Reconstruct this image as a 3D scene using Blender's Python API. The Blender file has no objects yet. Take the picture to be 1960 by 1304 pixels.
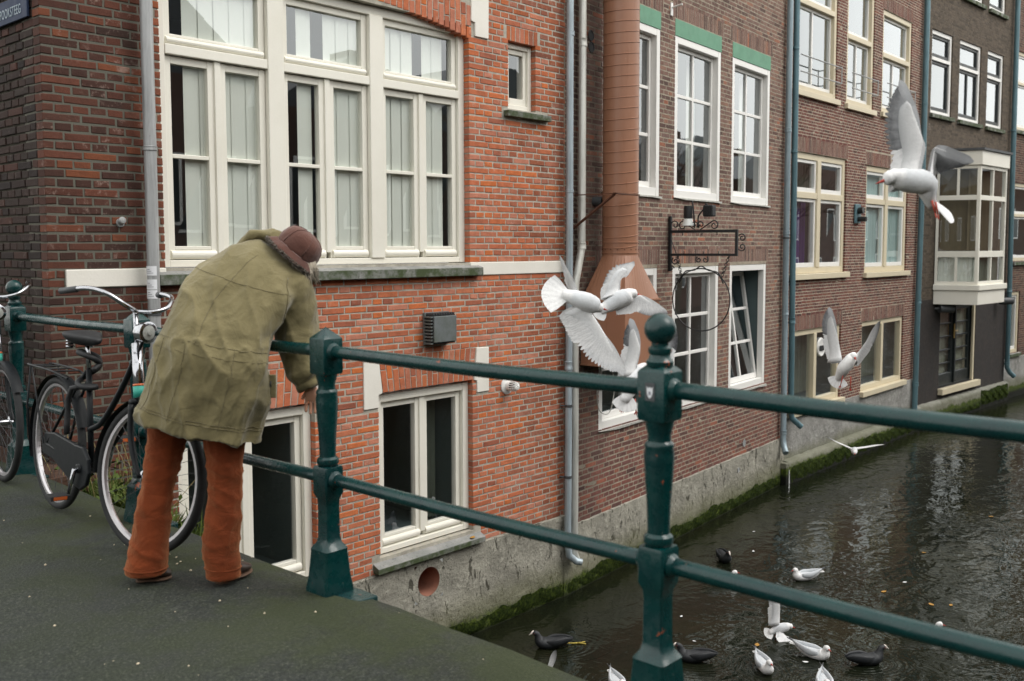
import bpy, bmesh, math, random
import numpy as np
from mathutils import Vector, Matrix, Euler
R = math.radians
S = bpy.context.scene
COL = S.collection
random.seed(7)
rng = np.random.default_rng(7)

# ------------------------------------------------------------------ camera
WATER = -2.37
cam_d = bpy.data.cameras.new('camera')
cam = bpy.data.objects.new('camera', cam_d)
COL.objects.link(cam)
PHI, PITCH, ROLL = R(42.27), R(4.2), R(-.13)
fw = Vector((math.cos(PHI), math.sin(PHI), 0)); rt = Vector((math.sin(PHI), -math.cos(PHI), 0)); up = Vector((0, 0, 1))
f2 = fw * math.cos(PITCH) - up * math.sin(PITCH); u2 = up * math.cos(PITCH) + fw * math.sin(PITCH)
u3 = u2 * math.cos(ROLL) - rt * math.sin(ROLL); r3 = rt * math.cos(ROLL) + u2 * math.sin(ROLL)
m = Matrix((r3, u3, -f2)).transposed().to_4x4(); m.translation = (0, 0, 1.42)
cam.matrix_world = m
cam_d.sensor_width = 36; cam_d.lens = 1870 / 1960 * 36
cam_d.shift_y = -40 / 1960
cam_d.clip_start = .05; cam_d.clip_end = 900
cam_d.dof.use_dof = True; cam_d.dof.focus_distance = 7.2; cam_d.dof.aperture_fstop = 3.2
S.camera = cam
S.render.resolution_x, S.render.resolution_y = 1024, 681

# ------------------------------------------------------------------ light
SUN = Vector((.42, -.62, .95)).normalized()          # from the scene to the sun: over the canal, behind the viewer
w = bpy.data.worlds.new('World'); S.world = w; w.use_nodes = True
nt = w.node_tree; nt.nodes.clear()
sky = nt.nodes.new('ShaderNodeTexSky'); sky.sky_type = 'NISHITA'; sky.sun_disc = False
sky.sun_elevation = math.asin(SUN.z); sky.sun_rotation = math.atan2(SUN.x, SUN.y)
sky.air_density = 1.6; sky.dust_density = 4.5; sky.ozone_density = 1.0
hs = nt.nodes.new('ShaderNodeHueSaturation'); hs.inputs['Saturation'].default_value = .3
bg = nt.nodes.new('ShaderNodeBackground'); bg.inputs['Strength'].default_value = .15
wo = nt.nodes.new('ShaderNodeOutputWorld')
ov = nt.nodes.new('ShaderNodeMixRGB'); ov.inputs[0].default_value = .72; ov.inputs[2].default_value = (12.8, 12.7, 12.2, 1)   # even cloud cover
nt.links.new(sky.outputs[0], hs.inputs['Color']); nt.links.new(hs.outputs[0], ov.inputs[1]); nt.links.new(ov.outputs[0], bg.inputs['Color']); nt.links.new(bg.outputs[0], wo.inputs[0])
sun_d = bpy.data.lights.new('sun', 'SUN'); sun_d.energy = 1.25; sun_d.angle = R(28); sun_d.color = (1, .965, .92)
sun = bpy.data.objects.new('sun', sun_d); COL.objects.link(sun)
sun.rotation_euler = (-SUN).to_track_quat('-Z', 'Y').to_euler(); sun.location = SUN * 40
S.view_settings.view_transform = 'Standard'; S.view_settings.look = 'None'
S.view_settings.exposure = .14; S.view_settings.gamma = 1; S.view_settings.use_curve_mapping = False
try:
    S.cycles.max_bounces = 8; S.cycles.transparent_max_bounces = 12; S.cycles.caustics_reflective = False; S.cycles.caustics_refractive = False
except Exception: pass

# ------------------------------------------------------------------ helpers
def tag(o, label=None, cat=None, group=None, kind=None):
    if label: o['label'] = label
    if cat: o['category'] = cat
    if group: o['group'] = group
    if kind: o['kind'] = kind
    return o
def empty(name, loc=(0, 0, 0), rz=0, parent=None):
    o = bpy.data.objects.new(name, None); COL.objects.link(o)
    o.location = loc; o.rotation_euler = (0, 0, rz); o.empty_display_size = .2
    if parent: o.parent = parent
    return o
def link(name, me, mat=None, parent=None):
    o = bpy.data.objects.new(name, me); COL.objects.link(o)
    if mat is not None:
        me.materials.clear(); me.materials.append(mat)
    if parent: o.parent = parent
    return o
def V(*a): return np.array(a, float)
def unit(v):
    v = np.asarray(v, float); return v / max(np.linalg.norm(v), 1e-9)

class MB:
    """collects faces, then becomes one mesh object"""
    def __init__(s): s.v = []; s.f = []; s.col = []
    def add(s, vs, fs):
        b = len(s.v); s.v += [tuple(map(float, q)) for q in vs]; s.f += [tuple(i + b for i in f) for f in fs]; return s
    def box(s, x0, x1, y0, y1, z0, z1):
        return s.add([(x0, y0, z0), (x1, y0, z0), (x1, y1, z0), (x0, y1, z0), (x0, y0, z1), (x1, y0, z1), (x1, y1, z1), (x0, y1, z1)],
                     [(0, 3, 2, 1), (4, 5, 6, 7), (0, 1, 5, 4), (1, 2, 6, 5), (2, 3, 7, 6), (3, 0, 4, 7)])
    def quad(s, a, b, c, d): return s.add([a, b, c, d], [(0, 1, 2, 3)])
    def prism(s, poly, y0, y1):
        """poly of (x,z), extruded along y"""
        n = len(poly)
        return s.add([(p[0], y0, p[1]) for p in poly] + [(p[0], y1, p[1]) for p in poly],
                     [tuple(range(n - 1, -1, -1)), tuple(range(n, 2 * n))] + [(i, (i + 1) % n, n + (i + 1) % n, n + i) for i in range(n)])
    def prism_z(s, poly, z0, z1):
        n = len(poly)
        return s.add([(p[0], p[1], z0) for p in poly] + [(p[0], p[1], z1) for p in poly],
                     [tuple(range(n - 1, -1, -1)), tuple(range(n, 2 * n))] + [(i, (i + 1) % n, n + (i + 1) % n, n + i) for i in range(n)])
    def loft(s, rings, closed=True, caps=True):
        b = len(s.v); n = len(rings[0])
        for r in rings: s.v += [tuple(map(float, q)) for q in r]
        for k in range(len(rings) - 1):
            for i in range(n if closed else n - 1):
                j = (i + 1) % n
                s.f.append((b + k * n + i, b + k * n + j, b + (k + 1) * n + j, b + (k + 1) * n + i))
        if caps and closed:
            s.f.append(tuple(b + i for i in range(n - 1, -1, -1)))
            s.f.append(tuple(b + (len(rings) - 1) * n + i for i in range(n)))
        return s
    def tube(s, pts, r, n=8, caps=True, flat=None):
        P = [V(*p) for p in pts]; k = len(P)
        rr = list(r) if hasattr(r, '__len__') else [r] * k
        T = [unit(P[min(i + 1, k - 1)] - P[max(i - 1, 0)]) for i in range(k)]
        a = V(0, 0, 1) if abs(T[0][2]) < .9 else V(1, 0, 0)
        nn = unit(np.cross(T[0], a)); rings = []
        for i in range(k):
            nn = unit(nn - T[i] * (nn @ T[i])); bb = np.cross(T[i], nn)
            rings.append([P[i] + (nn * math.cos(t) + bb * math.sin(t)) * rr[i] for t in np.linspace(0, 2 * math.pi, n, endpoint=False)])
        return s.loft(rings, True, caps)
    def lathe(s, prof, c=(0, 0, 0), n=16, axis='z', caps=True):
        rings = []
        for r, h in prof:
            ring = []
            for t in np.linspace(0, 2 * math.pi, n, endpoint=False):
                a, b = r * math.cos(t), r * math.sin(t)
                q = (a, b, h) if axis == 'z' else ((a, h, b) if axis == 'y' else (h, a, b))
                ring.append((q[0] + c[0], q[1] + c[1], q[2] + c[2]))
            rings.append(ring)
        return s.loft(rings, True, caps)
    def sqlathe(s, prof, c=(0, 0, 0), ch=0.0):
        rings = []
        for r, h in prof:
            k = r * ch
            rings.append([(c[0] + x, c[1] + y, c[2] + h) for x, y in
                          ((-r + k, -r), (r - k, -r), (r, -r + k), (r, r - k), (r - k, r), (-r + k, r), (-r, r - k), (-r, -r + k))])
        return s.loft(rings)
    def torus(s, c, R0, r, ax=(0, 1, 0), n=40, k=8, a0=0, a1=2 * math.pi, e1=None, e2=None):
        ax = unit(ax)
        if e1 is None: e1 = unit(np.cross(ax, V(0, 0, 1) if abs(ax[2]) < .9 else V(1, 0, 0))); e2 = np.cross(ax, e1)
        full = abs(a1 - a0 - 2 * math.pi) < 1e-6
        rings = []
        for t in np.linspace(a0, a1, n, endpoint=not full):
            d = e1 * math.cos(t) + e2 * math.sin(t)
            rings.append([V(*c) + d * (R0 + r * math.cos(p)) + ax * r * math.sin(p) for p in np.linspace(0, 2 * math.pi, k, endpoint=False)])
        if full: rings.append(rings[0])
        return s.loft(rings, True, not full)
    def build(s, name, mat, parent=None, org=(0, 0, 0), smooth=False, bevel=0, sub=0, xf=None, attr=None):
        me = bpy.data.meshes.new(name)
        v = np.array(s.v, float).reshape(-1, 3) - np.array(org, float)
        if xf is not None:
            v = np.array([tuple(xf @ Vector(q)) for q in v])
        me.from_pydata(v.tolist(), [], s.f); me.update()
        if attr is not None:
            ca = me.color_attributes.new('bc', 'FLOAT_COLOR', 'POINT'); ca.data.foreach_set('color', np.asarray(attr, np.float32).ravel())
        if smooth: me.polygons.foreach_set('use_smooth', [True] * len(me.polygons))
        o = link(name, me, mat, parent)
        if smooth == 'auto':
            md = o.modifiers.new('es', 'EDGE_SPLIT'); md.split_angle = R(38)
        if bevel:
            md = o.modifiers.new('bv', 'BEVEL'); md.width = bevel; md.segments = 2; md.limit_method = 'ANGLE'; md.angle_limit = R(40); md.harden_normals = False
        if sub:
            md = o.modifiers.new('ss', 'SUBSURF'); md.levels = sub; md.render_levels = sub
        return o

def smooth_path(pts, n=6):
    """Catmull-Rom through pts"""
    P = [V(*p) for p in pts]; P = [2 * P[0] - P[1]] + P + [2 * P[-1] - P[-2]]; out = []
    for i in range(1, len(P) - 2):
        for t in np.linspace(0, 1, n, endpoint=False):
            a, b, c, d = P[i - 1], P[i], P[i + 1], P[i + 2]
            out.append(.5 * ((2 * b) + (c - a) * t + (2 * a - 5 * b + 4 * c - d) * t * t + (3 * b - a - 3 * c + d) * t ** 3))
    out.append(P[-2]); return out

# ------------------------------------------------------------------ materials
class NM:
    def __init__(s, name, rough=.6, spec=.5, metal=0):
        s.m = bpy.data.materials.new(name); s.m.use_nodes = True; s.t = s.m.node_tree
        s.b = s.t.nodes['Principled BSDF']; s.b.inputs['Roughness'].default_value = rough
        s.b.inputs['Specular IOR Level'].default_value = spec; s.b.inputs['Metallic'].default_value = metal
        s._pos = None
    def nd(s, ty, **kw):
        n = s.t.nodes.new('ShaderNode' + ty)
        for k, v in kw.items(): setattr(n, k, v)
        return n
    def set(s, sock, v):
        if v is None: return
        if isinstance(v, bpy.types.NodeSocket): s.t.links.new(v, sock)
        elif isinstance(v, (tuple, list)) and len(v) == 3 and len(sock.default_value) == 4: sock.default_value = (*v, 1)
        else: sock.default_value = v
    @property
    def pos(s):
        if s._pos is None: s._pos = s.nd('NewGeometry').outputs['Position']
        return s._pos
    def obj(s): return s.nd('TexCoord').outputs['Object']
    def xyz(s, v=None):
        n = s.nd('SeparateXYZ'); s.set(n.inputs[0], s.pos if v is None else v); return n.outputs
    def scale(s, vec, sc):
        n = s.nd('VectorMath', operation='MULTIPLY'); s.set(n.inputs[0], vec); n.inputs[1].default_value = sc; return n.outputs[0]
    def noise(s, scale=5, detail=4, rough=.6, vec=None, dist=0):
        n = s.nd('TexNoise'); s.set(n.inputs['Vector'], s.pos if vec is None else vec)
        n.inputs['Scale'].default_value = scale; n.inputs['Detail'].default_value = detail; n.inputs['Roughness'].default_value = rough; n.inputs['Distortion'].default_value = dist
        return n.outputs[0]
    def vor(s, scale=5, vec=None, out=0, feature='F1'):
        n = s.nd('TexVoronoi', feature=feature); s.set(n.inputs['Vector'], s.pos if vec is None else vec); n.inputs['Scale'].default_value = scale; return n.outputs[out]
    def ramp(s, fac, stops, interp='LINEAR'):
        n = s.nd('ValToRGB'); s.set(n.inputs[0], fac); e = n.color_ramp.elements; n.color_ramp.interpolation = interp
        while len(e) < len(stops): e.new(.5)
        for q, (p, c) in zip(e, stops):
            q.position = p; q.color = (*c, 1) if hasattr(c, '__len__') else (c, c, c, 1)
        return n.outputs[0]
    def mr(s, v, a, b, c=0, d=1, smooth=True):
        n = s.nd('MapRange'); s.set(n.inputs[0], v)
        if smooth: n.interpolation_type = 'SMOOTHSTEP'
        for i, q in enumerate((a, b, c, d)): n.inputs[i + 1].default_value = q
        return n.outputs[0]
    def mix(s, fac, a, b, mode='MIX'):
        n = s.nd('MixRGB', blend_type=mode); s.set(n.inputs[0], fac); s.set(n.inputs[1], a); s.set(n.inputs[2], b); return n.outputs[0]
    def ma(s, op, a, b=None):
        n = s.nd('Math', operation=op); s.set(n.inputs[0], a); s.set(n.inputs[1], b); return n.outputs[0]
    def bump(s, h, strength=.3, dist=.01):
        n = s.nd('Bump'); s.set(n.inputs['Height'], h); n.inputs['Strength'].default_value = strength; n.inputs['Distance'].default_value = dist
        if s.b.inputs['Normal'].links: s.t.links.new(s.b.inputs['Normal'].links[0].from_socket, n.inputs['Normal'])
        s.t.links.new(n.outputs[0], s.b.inputs['Normal']); return s
    def color(s, c): s.set(s.b.inputs['Base Color'], c); return s
    def rough(s, c): s.set(s.b.inputs['Roughness'], c); return s

def painted(name, col, rough=.45, dirt=.25, bs=.12, dscale=3.0, chips=None, dirtcol=None):
    """plain coloured surface with faint mottling, dirt and grain"""
    k = NM(name, rough)
    c = k.mix(k.mr(k.noise(dscale, 5, .65), .35, .75, 0, dirt), col, dirtcol or tuple(q * .55 for q in col))
    c = k.mix(k.mr(k.noise(90, 2), .3, .7, 0, .10), c, tuple(min(1, q * 1.25) for q in col))
    if chips:
        c = k.mix(k.mr(k.noise(chips[0], 3, .6), chips[1], chips[1] + .02), c, chips[2])
    k.color(c); k.rough(k.mr(k.noise(14, 3), .2, .8, rough - .08, rough + .12, False)); k.bump(k.noise(60, 3), bs, .004)
    return k.m

def brickmat(name, stops, stops2=None, mask=None, pale=.18, soot_shade=None):
    k = NM(name, .85, .25)
    at = k.nd('Attribute', attribute_name='bc'); sp = k.nd('SeparateColor'); k.set(sp.inputs[0], at.outputs['Color'])
    r, g, b = sp.outputs[0], sp.outputs[1], sp.outputs[2]
    c = k.ramp(r, stops)
    if stops2: c = k.mix(mask(k, g), c, k.ramp(r, stops2))
    off = k.nd('VectorMath', operation='MULTIPLY_ADD'); k.set(off.inputs[0], at.outputs['Color']); off.inputs[1].default_value = (9, 9, 9); k.set(off.inputs[2], k.pos)
    v = off.outputs[0]
    c = k.mix(k.mr(k.noise(16, 4, .7, v), .35, .7, 0, .4), c, k.mix(.55, c, (.02, .014, .012)))
    c = k.mix(k.ma('MULTIPLY', k.mr(k.noise(22, 5, .7, v), .52, .75, 0, pale * 2.2), k.mr(g, .3, .9)), c, (.55, .42, .36))
    c = k.mix(k.mr(k.noise(170, 2, .5), .42, .8, 0, .35), c, k.mix(.6, c, (.01, .008, .007)))
    c = k.mix(k.mr(k.noise(.9, 5, .65), .48, .72, 0, .30), c, k.mix(.6, c, (.03, .022, .018)))
    c = k.mix(k.mr(k.noise(1, 5, .7, k.scale(k.pos, (7, 7, .8))), .56, .75, 0, .35), c, k.mix(.5, c, (.03, .024, .02)))
    c = k.mix(k.mr(k.noise(2.1, 6, .75), .62, .74, 0, .30), c, (.52, .45, .40))
    if soot_shade: c = k.mix(soot_shade(k), c, k.mix(.72, c, (.022, .018, .017)))
    k.color(c)
    h = k.ma('ADD', k.noise(75, 5, .7, v), k.ma('MULTIPLY', k.noise(14, 2, .5, v), 1.3))
    k.bump(h, .55, .006)
    return k.m
def mortarmat(name, col, dark=None, mask=None):
    k = NM(name, .95, .1)
    c = k.mix(k.mr(k.noise(9, 5, .7), .3, .7), col, tuple(q * .62 for q in col))
    if dark: c = k.mix(mask(k, None), c, dark)
    c = k.mix(k.mr(k.noise(240, 2), .5, .8, 0, .5), c, tuple(q * .35 for q in col))
    k.color(c).bump(k.noise(140, 4, .7), .7, .005); return k.m

M = {}
def maskA(k, g):       # building A: the strip next to the alley is weathered dark, the rest is orange
    x = k.xyz(); n = k.ma('MULTIPLY', k.ma('SUBTRACT', k.noise(1.6, 3), .5), .9)
    left = k.mr(k.ma('ADD', x[0], n), 3.35, 4.0)
    right = k.mr(k.ma('ADD', x[0], k.ma('ADD', n, k.ma('MULTIPLY', g, .9)) if g is not None else n), 7.75, 8.45, 1, .5)
    return k.ma('MULTIPLY', left, right)
M['brickA'] = brickmat('weathered_red_brick',
    [(0, (.046, .024, .019)), (.25, (.088, .034, .024)), (.5, (.122, .043, .027)), (.72, (.085, .04, .03)), (.9, (.15, .05, .03)), (1, (.20, .065, .03))],
    [(0, (0.377, 0.127, 0.076)), (.15, (0.503, 0.151, 0.070)), (.35, (0.561, 0.176, 0.082)), (.5, (0.492, 0.181, 0.111)), (.68, (0.561, 0.230, 0.151)), (.82, (0.618, 0.169, 0.049)), (.93, (0.538, 0.157, 0.073)), (1, (0.310, 0.103, 0.064))], maskA, .2)
M['mortarA'] = mortarmat('grey_mortar', (.50, .47, .40), (.13, .127, .105), lambda k, g: k.mr(k.xyz()[0], 3.3, 3.7, 1, 0))
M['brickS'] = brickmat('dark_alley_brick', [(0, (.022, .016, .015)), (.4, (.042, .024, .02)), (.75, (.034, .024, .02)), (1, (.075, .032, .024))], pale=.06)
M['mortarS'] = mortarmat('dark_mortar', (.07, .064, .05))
def soot_shadeB(k):  # soot plus the corner's shade by the pipes, both put into the brick colour
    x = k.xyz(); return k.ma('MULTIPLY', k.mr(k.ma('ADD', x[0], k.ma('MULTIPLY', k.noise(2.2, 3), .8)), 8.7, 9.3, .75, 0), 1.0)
def maskB(k, g):
    z = k.xyz()[2]; return k.mr(k.ma('ADD', z, k.ma('MULTIPLY', k.noise(1.1, 3), 1.6)), -.9, 1.3, 1, 0)
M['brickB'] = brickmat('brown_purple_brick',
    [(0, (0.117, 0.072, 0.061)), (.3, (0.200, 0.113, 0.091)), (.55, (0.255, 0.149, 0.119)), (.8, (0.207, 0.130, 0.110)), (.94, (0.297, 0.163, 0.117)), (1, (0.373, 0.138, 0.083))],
    [(0, (0.103, 0.052, 0.047)), (.3, (0.186, 0.080, 0.066)), (.6, (0.235, 0.091, 0.069)), (.85, (0.166, 0.069, 0.062)), (1, (0.331, 0.117, 0.076))], maskB, .16, soot_shadeB)
M['mortarB'] = mortarmat('pale_brown_mortar', (.42, .37, .29), (.17, .15, .12), lambda k, g: k.mr(k.xyz()[0], 8.6, 9.2, .8, 0))  # mortar darkened at the same corner, shade put into its colour too
M['brickC'] = brickmat('small_red_brick', [(0, (0.071, 0.032, 0.029)), (.3, (0.152, 0.054, 0.044)), (.6, (0.195, 0.067, 0.051)), (.85, (0.122, 0.049, 0.044)), (1, (0.244, 0.091, 0.061))], pale=.06)
M['mortarC'] = mortarmat('cream_mortar', (.52, .46, .365))
M['brickD'] = brickmat('dark_grey_brown_brick', [(0, (0.068, 0.056, 0.044)), (.4, (0.114, 0.091, 0.070)), (.8, (0.137, 0.107, 0.081)), (1, (0.091, 0.075, 0.060))], pale=.08)
M['mortarD'] = mortarmat('dark_brown_mortar', (.15, .125, .095))
M['brickE'] = brickmat('brown_red_brick', [(0, (.06, .03, .026)), (.5, (.12, .058, .045)), (1, (.16, .075, .052))], pale=.08)
M['mortarE'] = mortarmat('beige_mortar', (.3, .26, .2))
M['brick_far'] = painted('far_brick', (.11, .06, .045), .9, .5, .3, 2)
M['cream'] = painted('cream_window_paint', (.79, .77, .69), .4, .16, .06, 2.2, dirtcol=(.5, .46, .35))
M['white'] = painted('white_window_paint', (.82, .81, .78), .4, .14, .06, 2.4, dirtcol=(.5, .5, .46))
M['beige'] = painted('beige_window_paint', (.64, .565, .41), .45, .16, .06, 2.2)
M['plaster_white'] = painted('white_painted_stone', (.78, .755, .69), .7, .2, .25, 2.6, chips=(11, .74, (.4, .37, .3)), dirtcol=(.45, .43, .36))
M['green_panel'] = painted('green_panel_paint', (.125, .30, .195), .6, .35, .15, 5)
M['sill_stone'] = None
k = NM('mossy_sill_stone', .85, .3)
nz = k.nd('NewGeometry').outputs['Normal']; nzz = k.xyz(nz)[2]
c = k.mix(k.mr(k.noise(5, 5, .7), .3, .7), (.21, .215, .21), (.33, .325, .315))
c = k.mix(k.ma('MULTIPLY', k.mr(nzz, .1, .7, 1, .12), k.mr(k.noise(7, 5, .7), .25, .6)), c, (.055, .075, .032))
c = k.mix(k.mr(k.noise(60, 3), .62, .72), c, (.05, .05, .04)); k.color(c).bump(k.noise(70, 5, .7), .5, .006); M['sill_stone'] = k.m
# concrete foot of the houses with lichen, black blotches and the green tide line
def concrete(name, base, moss0=-2.26, moss1=-2.14, blot=.565):
    k = NM(name, .9, .25); x = k.xyz()
    n1 = k.noise(2.3, 6, .65); n2 = k.noise(9, 6, .7); n3 = k.noise(28, 5, .75)
    c = k.mix(k.mr(n1, .3, .7), base, tuple(q * .62 for q in base))
    c = k.mix(k.mr(n2, .5, .68, 0, .6), c, tuple(q * 1.35 for q in base))
    stretch = k.scale(k.pos, (9, 9, 3.6)); c = k.mix(k.mr(k.noise(1, 5, .72, stretch, .6), blot, blot + .06, 0, .85), c, (.035, .032, .022))
    c = k.mix(k.mr(k.noise(46, 3, .6), .64, .7, 0, .8), c, (.04, .035, .025))
    zz = k.ma('ADD', x[2], k.ma('MULTIPLY', k.ma('SUBTRACT', k.noise(3.1, 6, .7), .5), .30))
    c = k.mix(k.mr(zz, moss1 + .28, moss0 + .1, 0, .55), c, (.10, .105, .035))
    c = k.mix(k.mr(zz, moss1, moss0), c, k.mix(k.mr(n3, .35, .65), (.012, .022, .006), (.09, .125, .012)))
    c = k.mix(k.mr(x[2], moss0 - .02, moss0 - .14), c, (.008, .009, .006))
    k.color(c); k.bump(k.ma('ADD', n3, k.ma('MULTIPLY', n2, 2)), .7, .02); return k.m
M['concA'] = concrete('lichen_blotched_concrete', (.37, .355, .30))
M['concC'] = concrete('smooth_grey_render', (.34, .335, .315), -2.12, -2.06, .78)
k = NM('moss', .95, .1)
c = k.ramp(k.noise(30, 5, .75), [(.3, (.004, .008, .002)), (.5, (.022, .036, .006)), (.66, (.065, .09, .011)), (.8, (.13, .14, .025))])
k.color(c).bump(k.noise(80, 5, .8), 1, .03); M['moss'] = k.m
M['plasterD'] = painted('black_brown_plaster', (.021, .018, .017), .85, .4, .4, 4, chips=(6.5, .73, (.13, .12, .11)), dirtcol=(.05, .034, .026))
M['steel_duct'] = None
k = NM('brown_painted_duct_metal', .38, .5)
c = k.mix(k.mr(k.noise(3, 5, .7), .3, .75, 0, .4), (.32, .155, .093), (.26, .118, .066))
c = k.mix(k.mr(k.noise(1, 6, .75, k.scale(k.pos, (30, 30, 3))), .54, .74, 0, .55), c, (.20, .075, .03))
c = k.mix(k.mr(k.noise(40, 4, .7), .72, .74), c, (.55, .5, .45)); k.color(c).bump(k.noise(50, 2), .05, .003); M['steel_duct'] = k.m
M['rust'] = painted('rusty_steel', (.11, .045, .025), .8, .5, .4, 8)
def zinc(name, col, sc=5):
    k = NM(name, .42, .5, .25)
    c = k.mix(k.mr(k.noise(1, 5, .7, k.scale(k.pos, (26, 26, 2.2))), .35, .7), col, tuple(q * .68 for q in col))
    c = k.mix(k.mr(k.noise(34, 4, .7), .66, .72, 0, .7), c, tuple(q * .4 for q in col)); k.color(c).bump(k.noise(40, 3), .1, .003); return k.m
M['zinc'] = zinc('grey_zinc_pipe', (.42, .43, .435)); M['skypipe'] = zinc('pale_blue_pipe', (.44, .52, .57)); M['bluepipe'] = zinc('blue_grey_pipe', (.29, .375, .42)); M['tealpipe'] = zinc('teal_pipe', (.12, .22, .255)); M['palepipe'] = zinc('pale_worn_pipe', (.62, .62, .575))
k = NM('dark_green_cast_iron_paint', .28, .4)
c = k.mix(k.mr(k.noise(6, 4, .7), .35, .7), (.001, .033, .032), (.001, .024, .026))
c = k.mix(k.mr(k.noise(13, 4, .75), .675, .685), c, (.24, .06, .028)); c = k.mix(k.mr(k.noise(38, 5, .75), .685, .71, 0, .75), c, (.25, .28, .26))
k.color(c); k.rough(k.mr(k.noise(25, 4), .3, .7, .16, .42)); k.bump(k.noise(30, 5, .65), .4, .006); k.b.inputs['Coat Weight'].default_value = .15; k.b.inputs['Coat Roughness'].default_value = .12; M['rail'] = k.m
k = NM('mossy_asphalt', .82, .35); x = k.xyz()
g = k.noise(105, 5, .75); c = k.ramp(g, [(.28, (.003, .005, .005)), (.44, (.013, .017, .016)), (.56, (.034, .040, .034)), (.70, (.14, .15, .12))])
c = k.mix(k.ma('MULTIPLY', k.mr(k.noise(1.5, 6, .7), .38, .62), k.mr(x[0], 1.2, 2.4, .25, .85)), c, k.mix(g, (.006, .011, .004), (.075, .092, .036)))
c = k.mix(k.mr(k.vor(38), .05, .03, 0, .8), c, (.16, .15, .10))
k.color(c).bump(k.ma('ADD', g, k.noise(60, 3)), .8, .012); k.rough(k.mr(k.noise(3, 4), .3, .7, .62, .9)); M['asphalt'] = k.m
k = NM('old_bridge_brickwork', .9, .2); k.color(k.mix(k.noise(6, 5), (.05, .03, .022), (.11, .06, .04))).bump(k.noise(30, 5), .6, .02); M['abut'] = k.m
# canal water: dark, glossy, small crossed ripples
k = NM('canal_water', .02, .5); k.b.inputs['IOR'].default_value = 1.333; k.b.inputs['Specular Tint'].default_value = (.62, .74, .52, 1)
c = k.mix(k.mr(k.noise(.8, 4), .3, .7), (.006, .008, .005), (.011, .012, .006)); k.color(c)
v1 = k.scale(k.pos, (1, 1.5, 1)); v2 = k.scale(k.pos, (1.6, 1, 1))
amp = k.mr(k.noise(.35, 2), .35, .65, .45, 1.0)
h = k.ma('ADD', k.ma('MULTIPLY', k.noise(2.3, 2, .45, v1, .9), 1.0), k.ma('MULTIPLY', k.noise(6.5, 2, .4, v2, 1.2), .30)); h = k.ma('MULTIPLY', h, amp)
k.bump(h, .55, .045); M['water'] = k.m
# window glass: clear pane, reflective by its angle
k = NM('window_glass'); t = k.t
ge = k.nd('NewGeometry'); dt = k.nd('VectorMath', operation='DOT_PRODUCT'); t.links.new(ge.outputs['Normal'], dt.inputs[0]); t.links.new(ge.outputs['Incoming'], dt.inputs[1])
F0 = k.ma('ADD', k.ma('MULTIPLY', k.ma('POWER', k.ma('SUBTRACT', 1.0, k.ma('ABSOLUTE', dt.outputs['Value'])), 5), .96), .04)
gl = k.nd('BsdfGlossy'); gl.inputs['Roughness'].default_value = .004; gl.inputs['Color'].default_value = (.93, .97, 1, 1)
wav = k.nd('Bump'); wav.inputs['Strength'].default_value = .03; wav.inputs['Distance'].default_value = .05; k.set(wav.inputs['Height'], k.noise(3.5, 2)); pass
tr = k.nd('BsdfTransparent'); tr.inputs['Color'].default_value = (.95, .975, .97, 1)
mx = k.nd('MixShader'); t.links.new(k.ma('DIVIDE', k.ma('MULTIPLY', F0, 5.5), k.ma('ADD', k.ma('MULTIPLY', F0, 4.5), 1)), mx.inputs[0]); t.links.new(tr.outputs[0], mx.inputs[1]); t.links.new(gl.outputs[0], mx.inputs[2])
t.links.new(mx.outputs[0], t.nodes['Material Output'].inputs['Surface']); M['glass'] = k.m
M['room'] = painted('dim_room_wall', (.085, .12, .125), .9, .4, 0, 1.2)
M['blind'] = painted('pale_fabric_blind', (.88, .90, .82), .8, .06, .1, 4)
M['curtain_blue'] = painted('pale_blue_curtain', (.58, .80, .80), .8, .2, .2, 6)
M['curtain_purple'] = painted('purple_curtain', (.11, .04, .24), .8, .5, .2, 6)
M['curtain_net'] = painted('grey_green_net_curtain', (.22, .25, .2), .9, .3, .2, 8)
M['curtain_pale'] = painted('pale_green_net', (.42, .45, .36), .9, .3, .2, 5)
M['curtain_brown'] = painted('brown_roller_blind', (.16, .125, .07), .85, .4, .1, 3)
M['black_iron'] = painted('black_wrought_iron', (.012, .014, .016), .5, .3, .25, 12)
M['black_wood'] = painted('black_green_door_paint', (.010, .015, .016), .4, .4, .1, 6)
M['dark_metal'] = painted('dark_grey_metal', (.06, .065, .07), .5, .4, .15, 8)
M['vent_grey'] = painted('weathered_grey_vent', (.13, .145, .15), .6, .6, .2, 8, dirtcol=(.05, .065, .03))
M['white_plastic'] = painted('white_plastic', (.78, .78, .76), .4, .1, .03)
M['clay'] = painted('terracotta_pipe', (.34, .15, .10), .8, .5, .3, 9, dirtcol=(.10, .06, .045))
M['sign_blue'] = painted('blue_enamel', (.004, .018, .06), .65, .3, .03, 8)
M['letter_white'] = painted('white_letter_enamel', (.30, .37, .42), .5, .1, .02)
M['paper'] = painted('white_sticker_paper', (.74, .75, .78), .7, .2, .03, 12)
M['ink'] = painted('grey_print', (.18, .18, .22), .7, .1, 0)
M['brass'] = painted('brass', (.45, .30, .10), .35, .3, .05)
M['bulb'] = painted('lamp_lens', (.75, .78, .76), .15, .1, .05)

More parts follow.
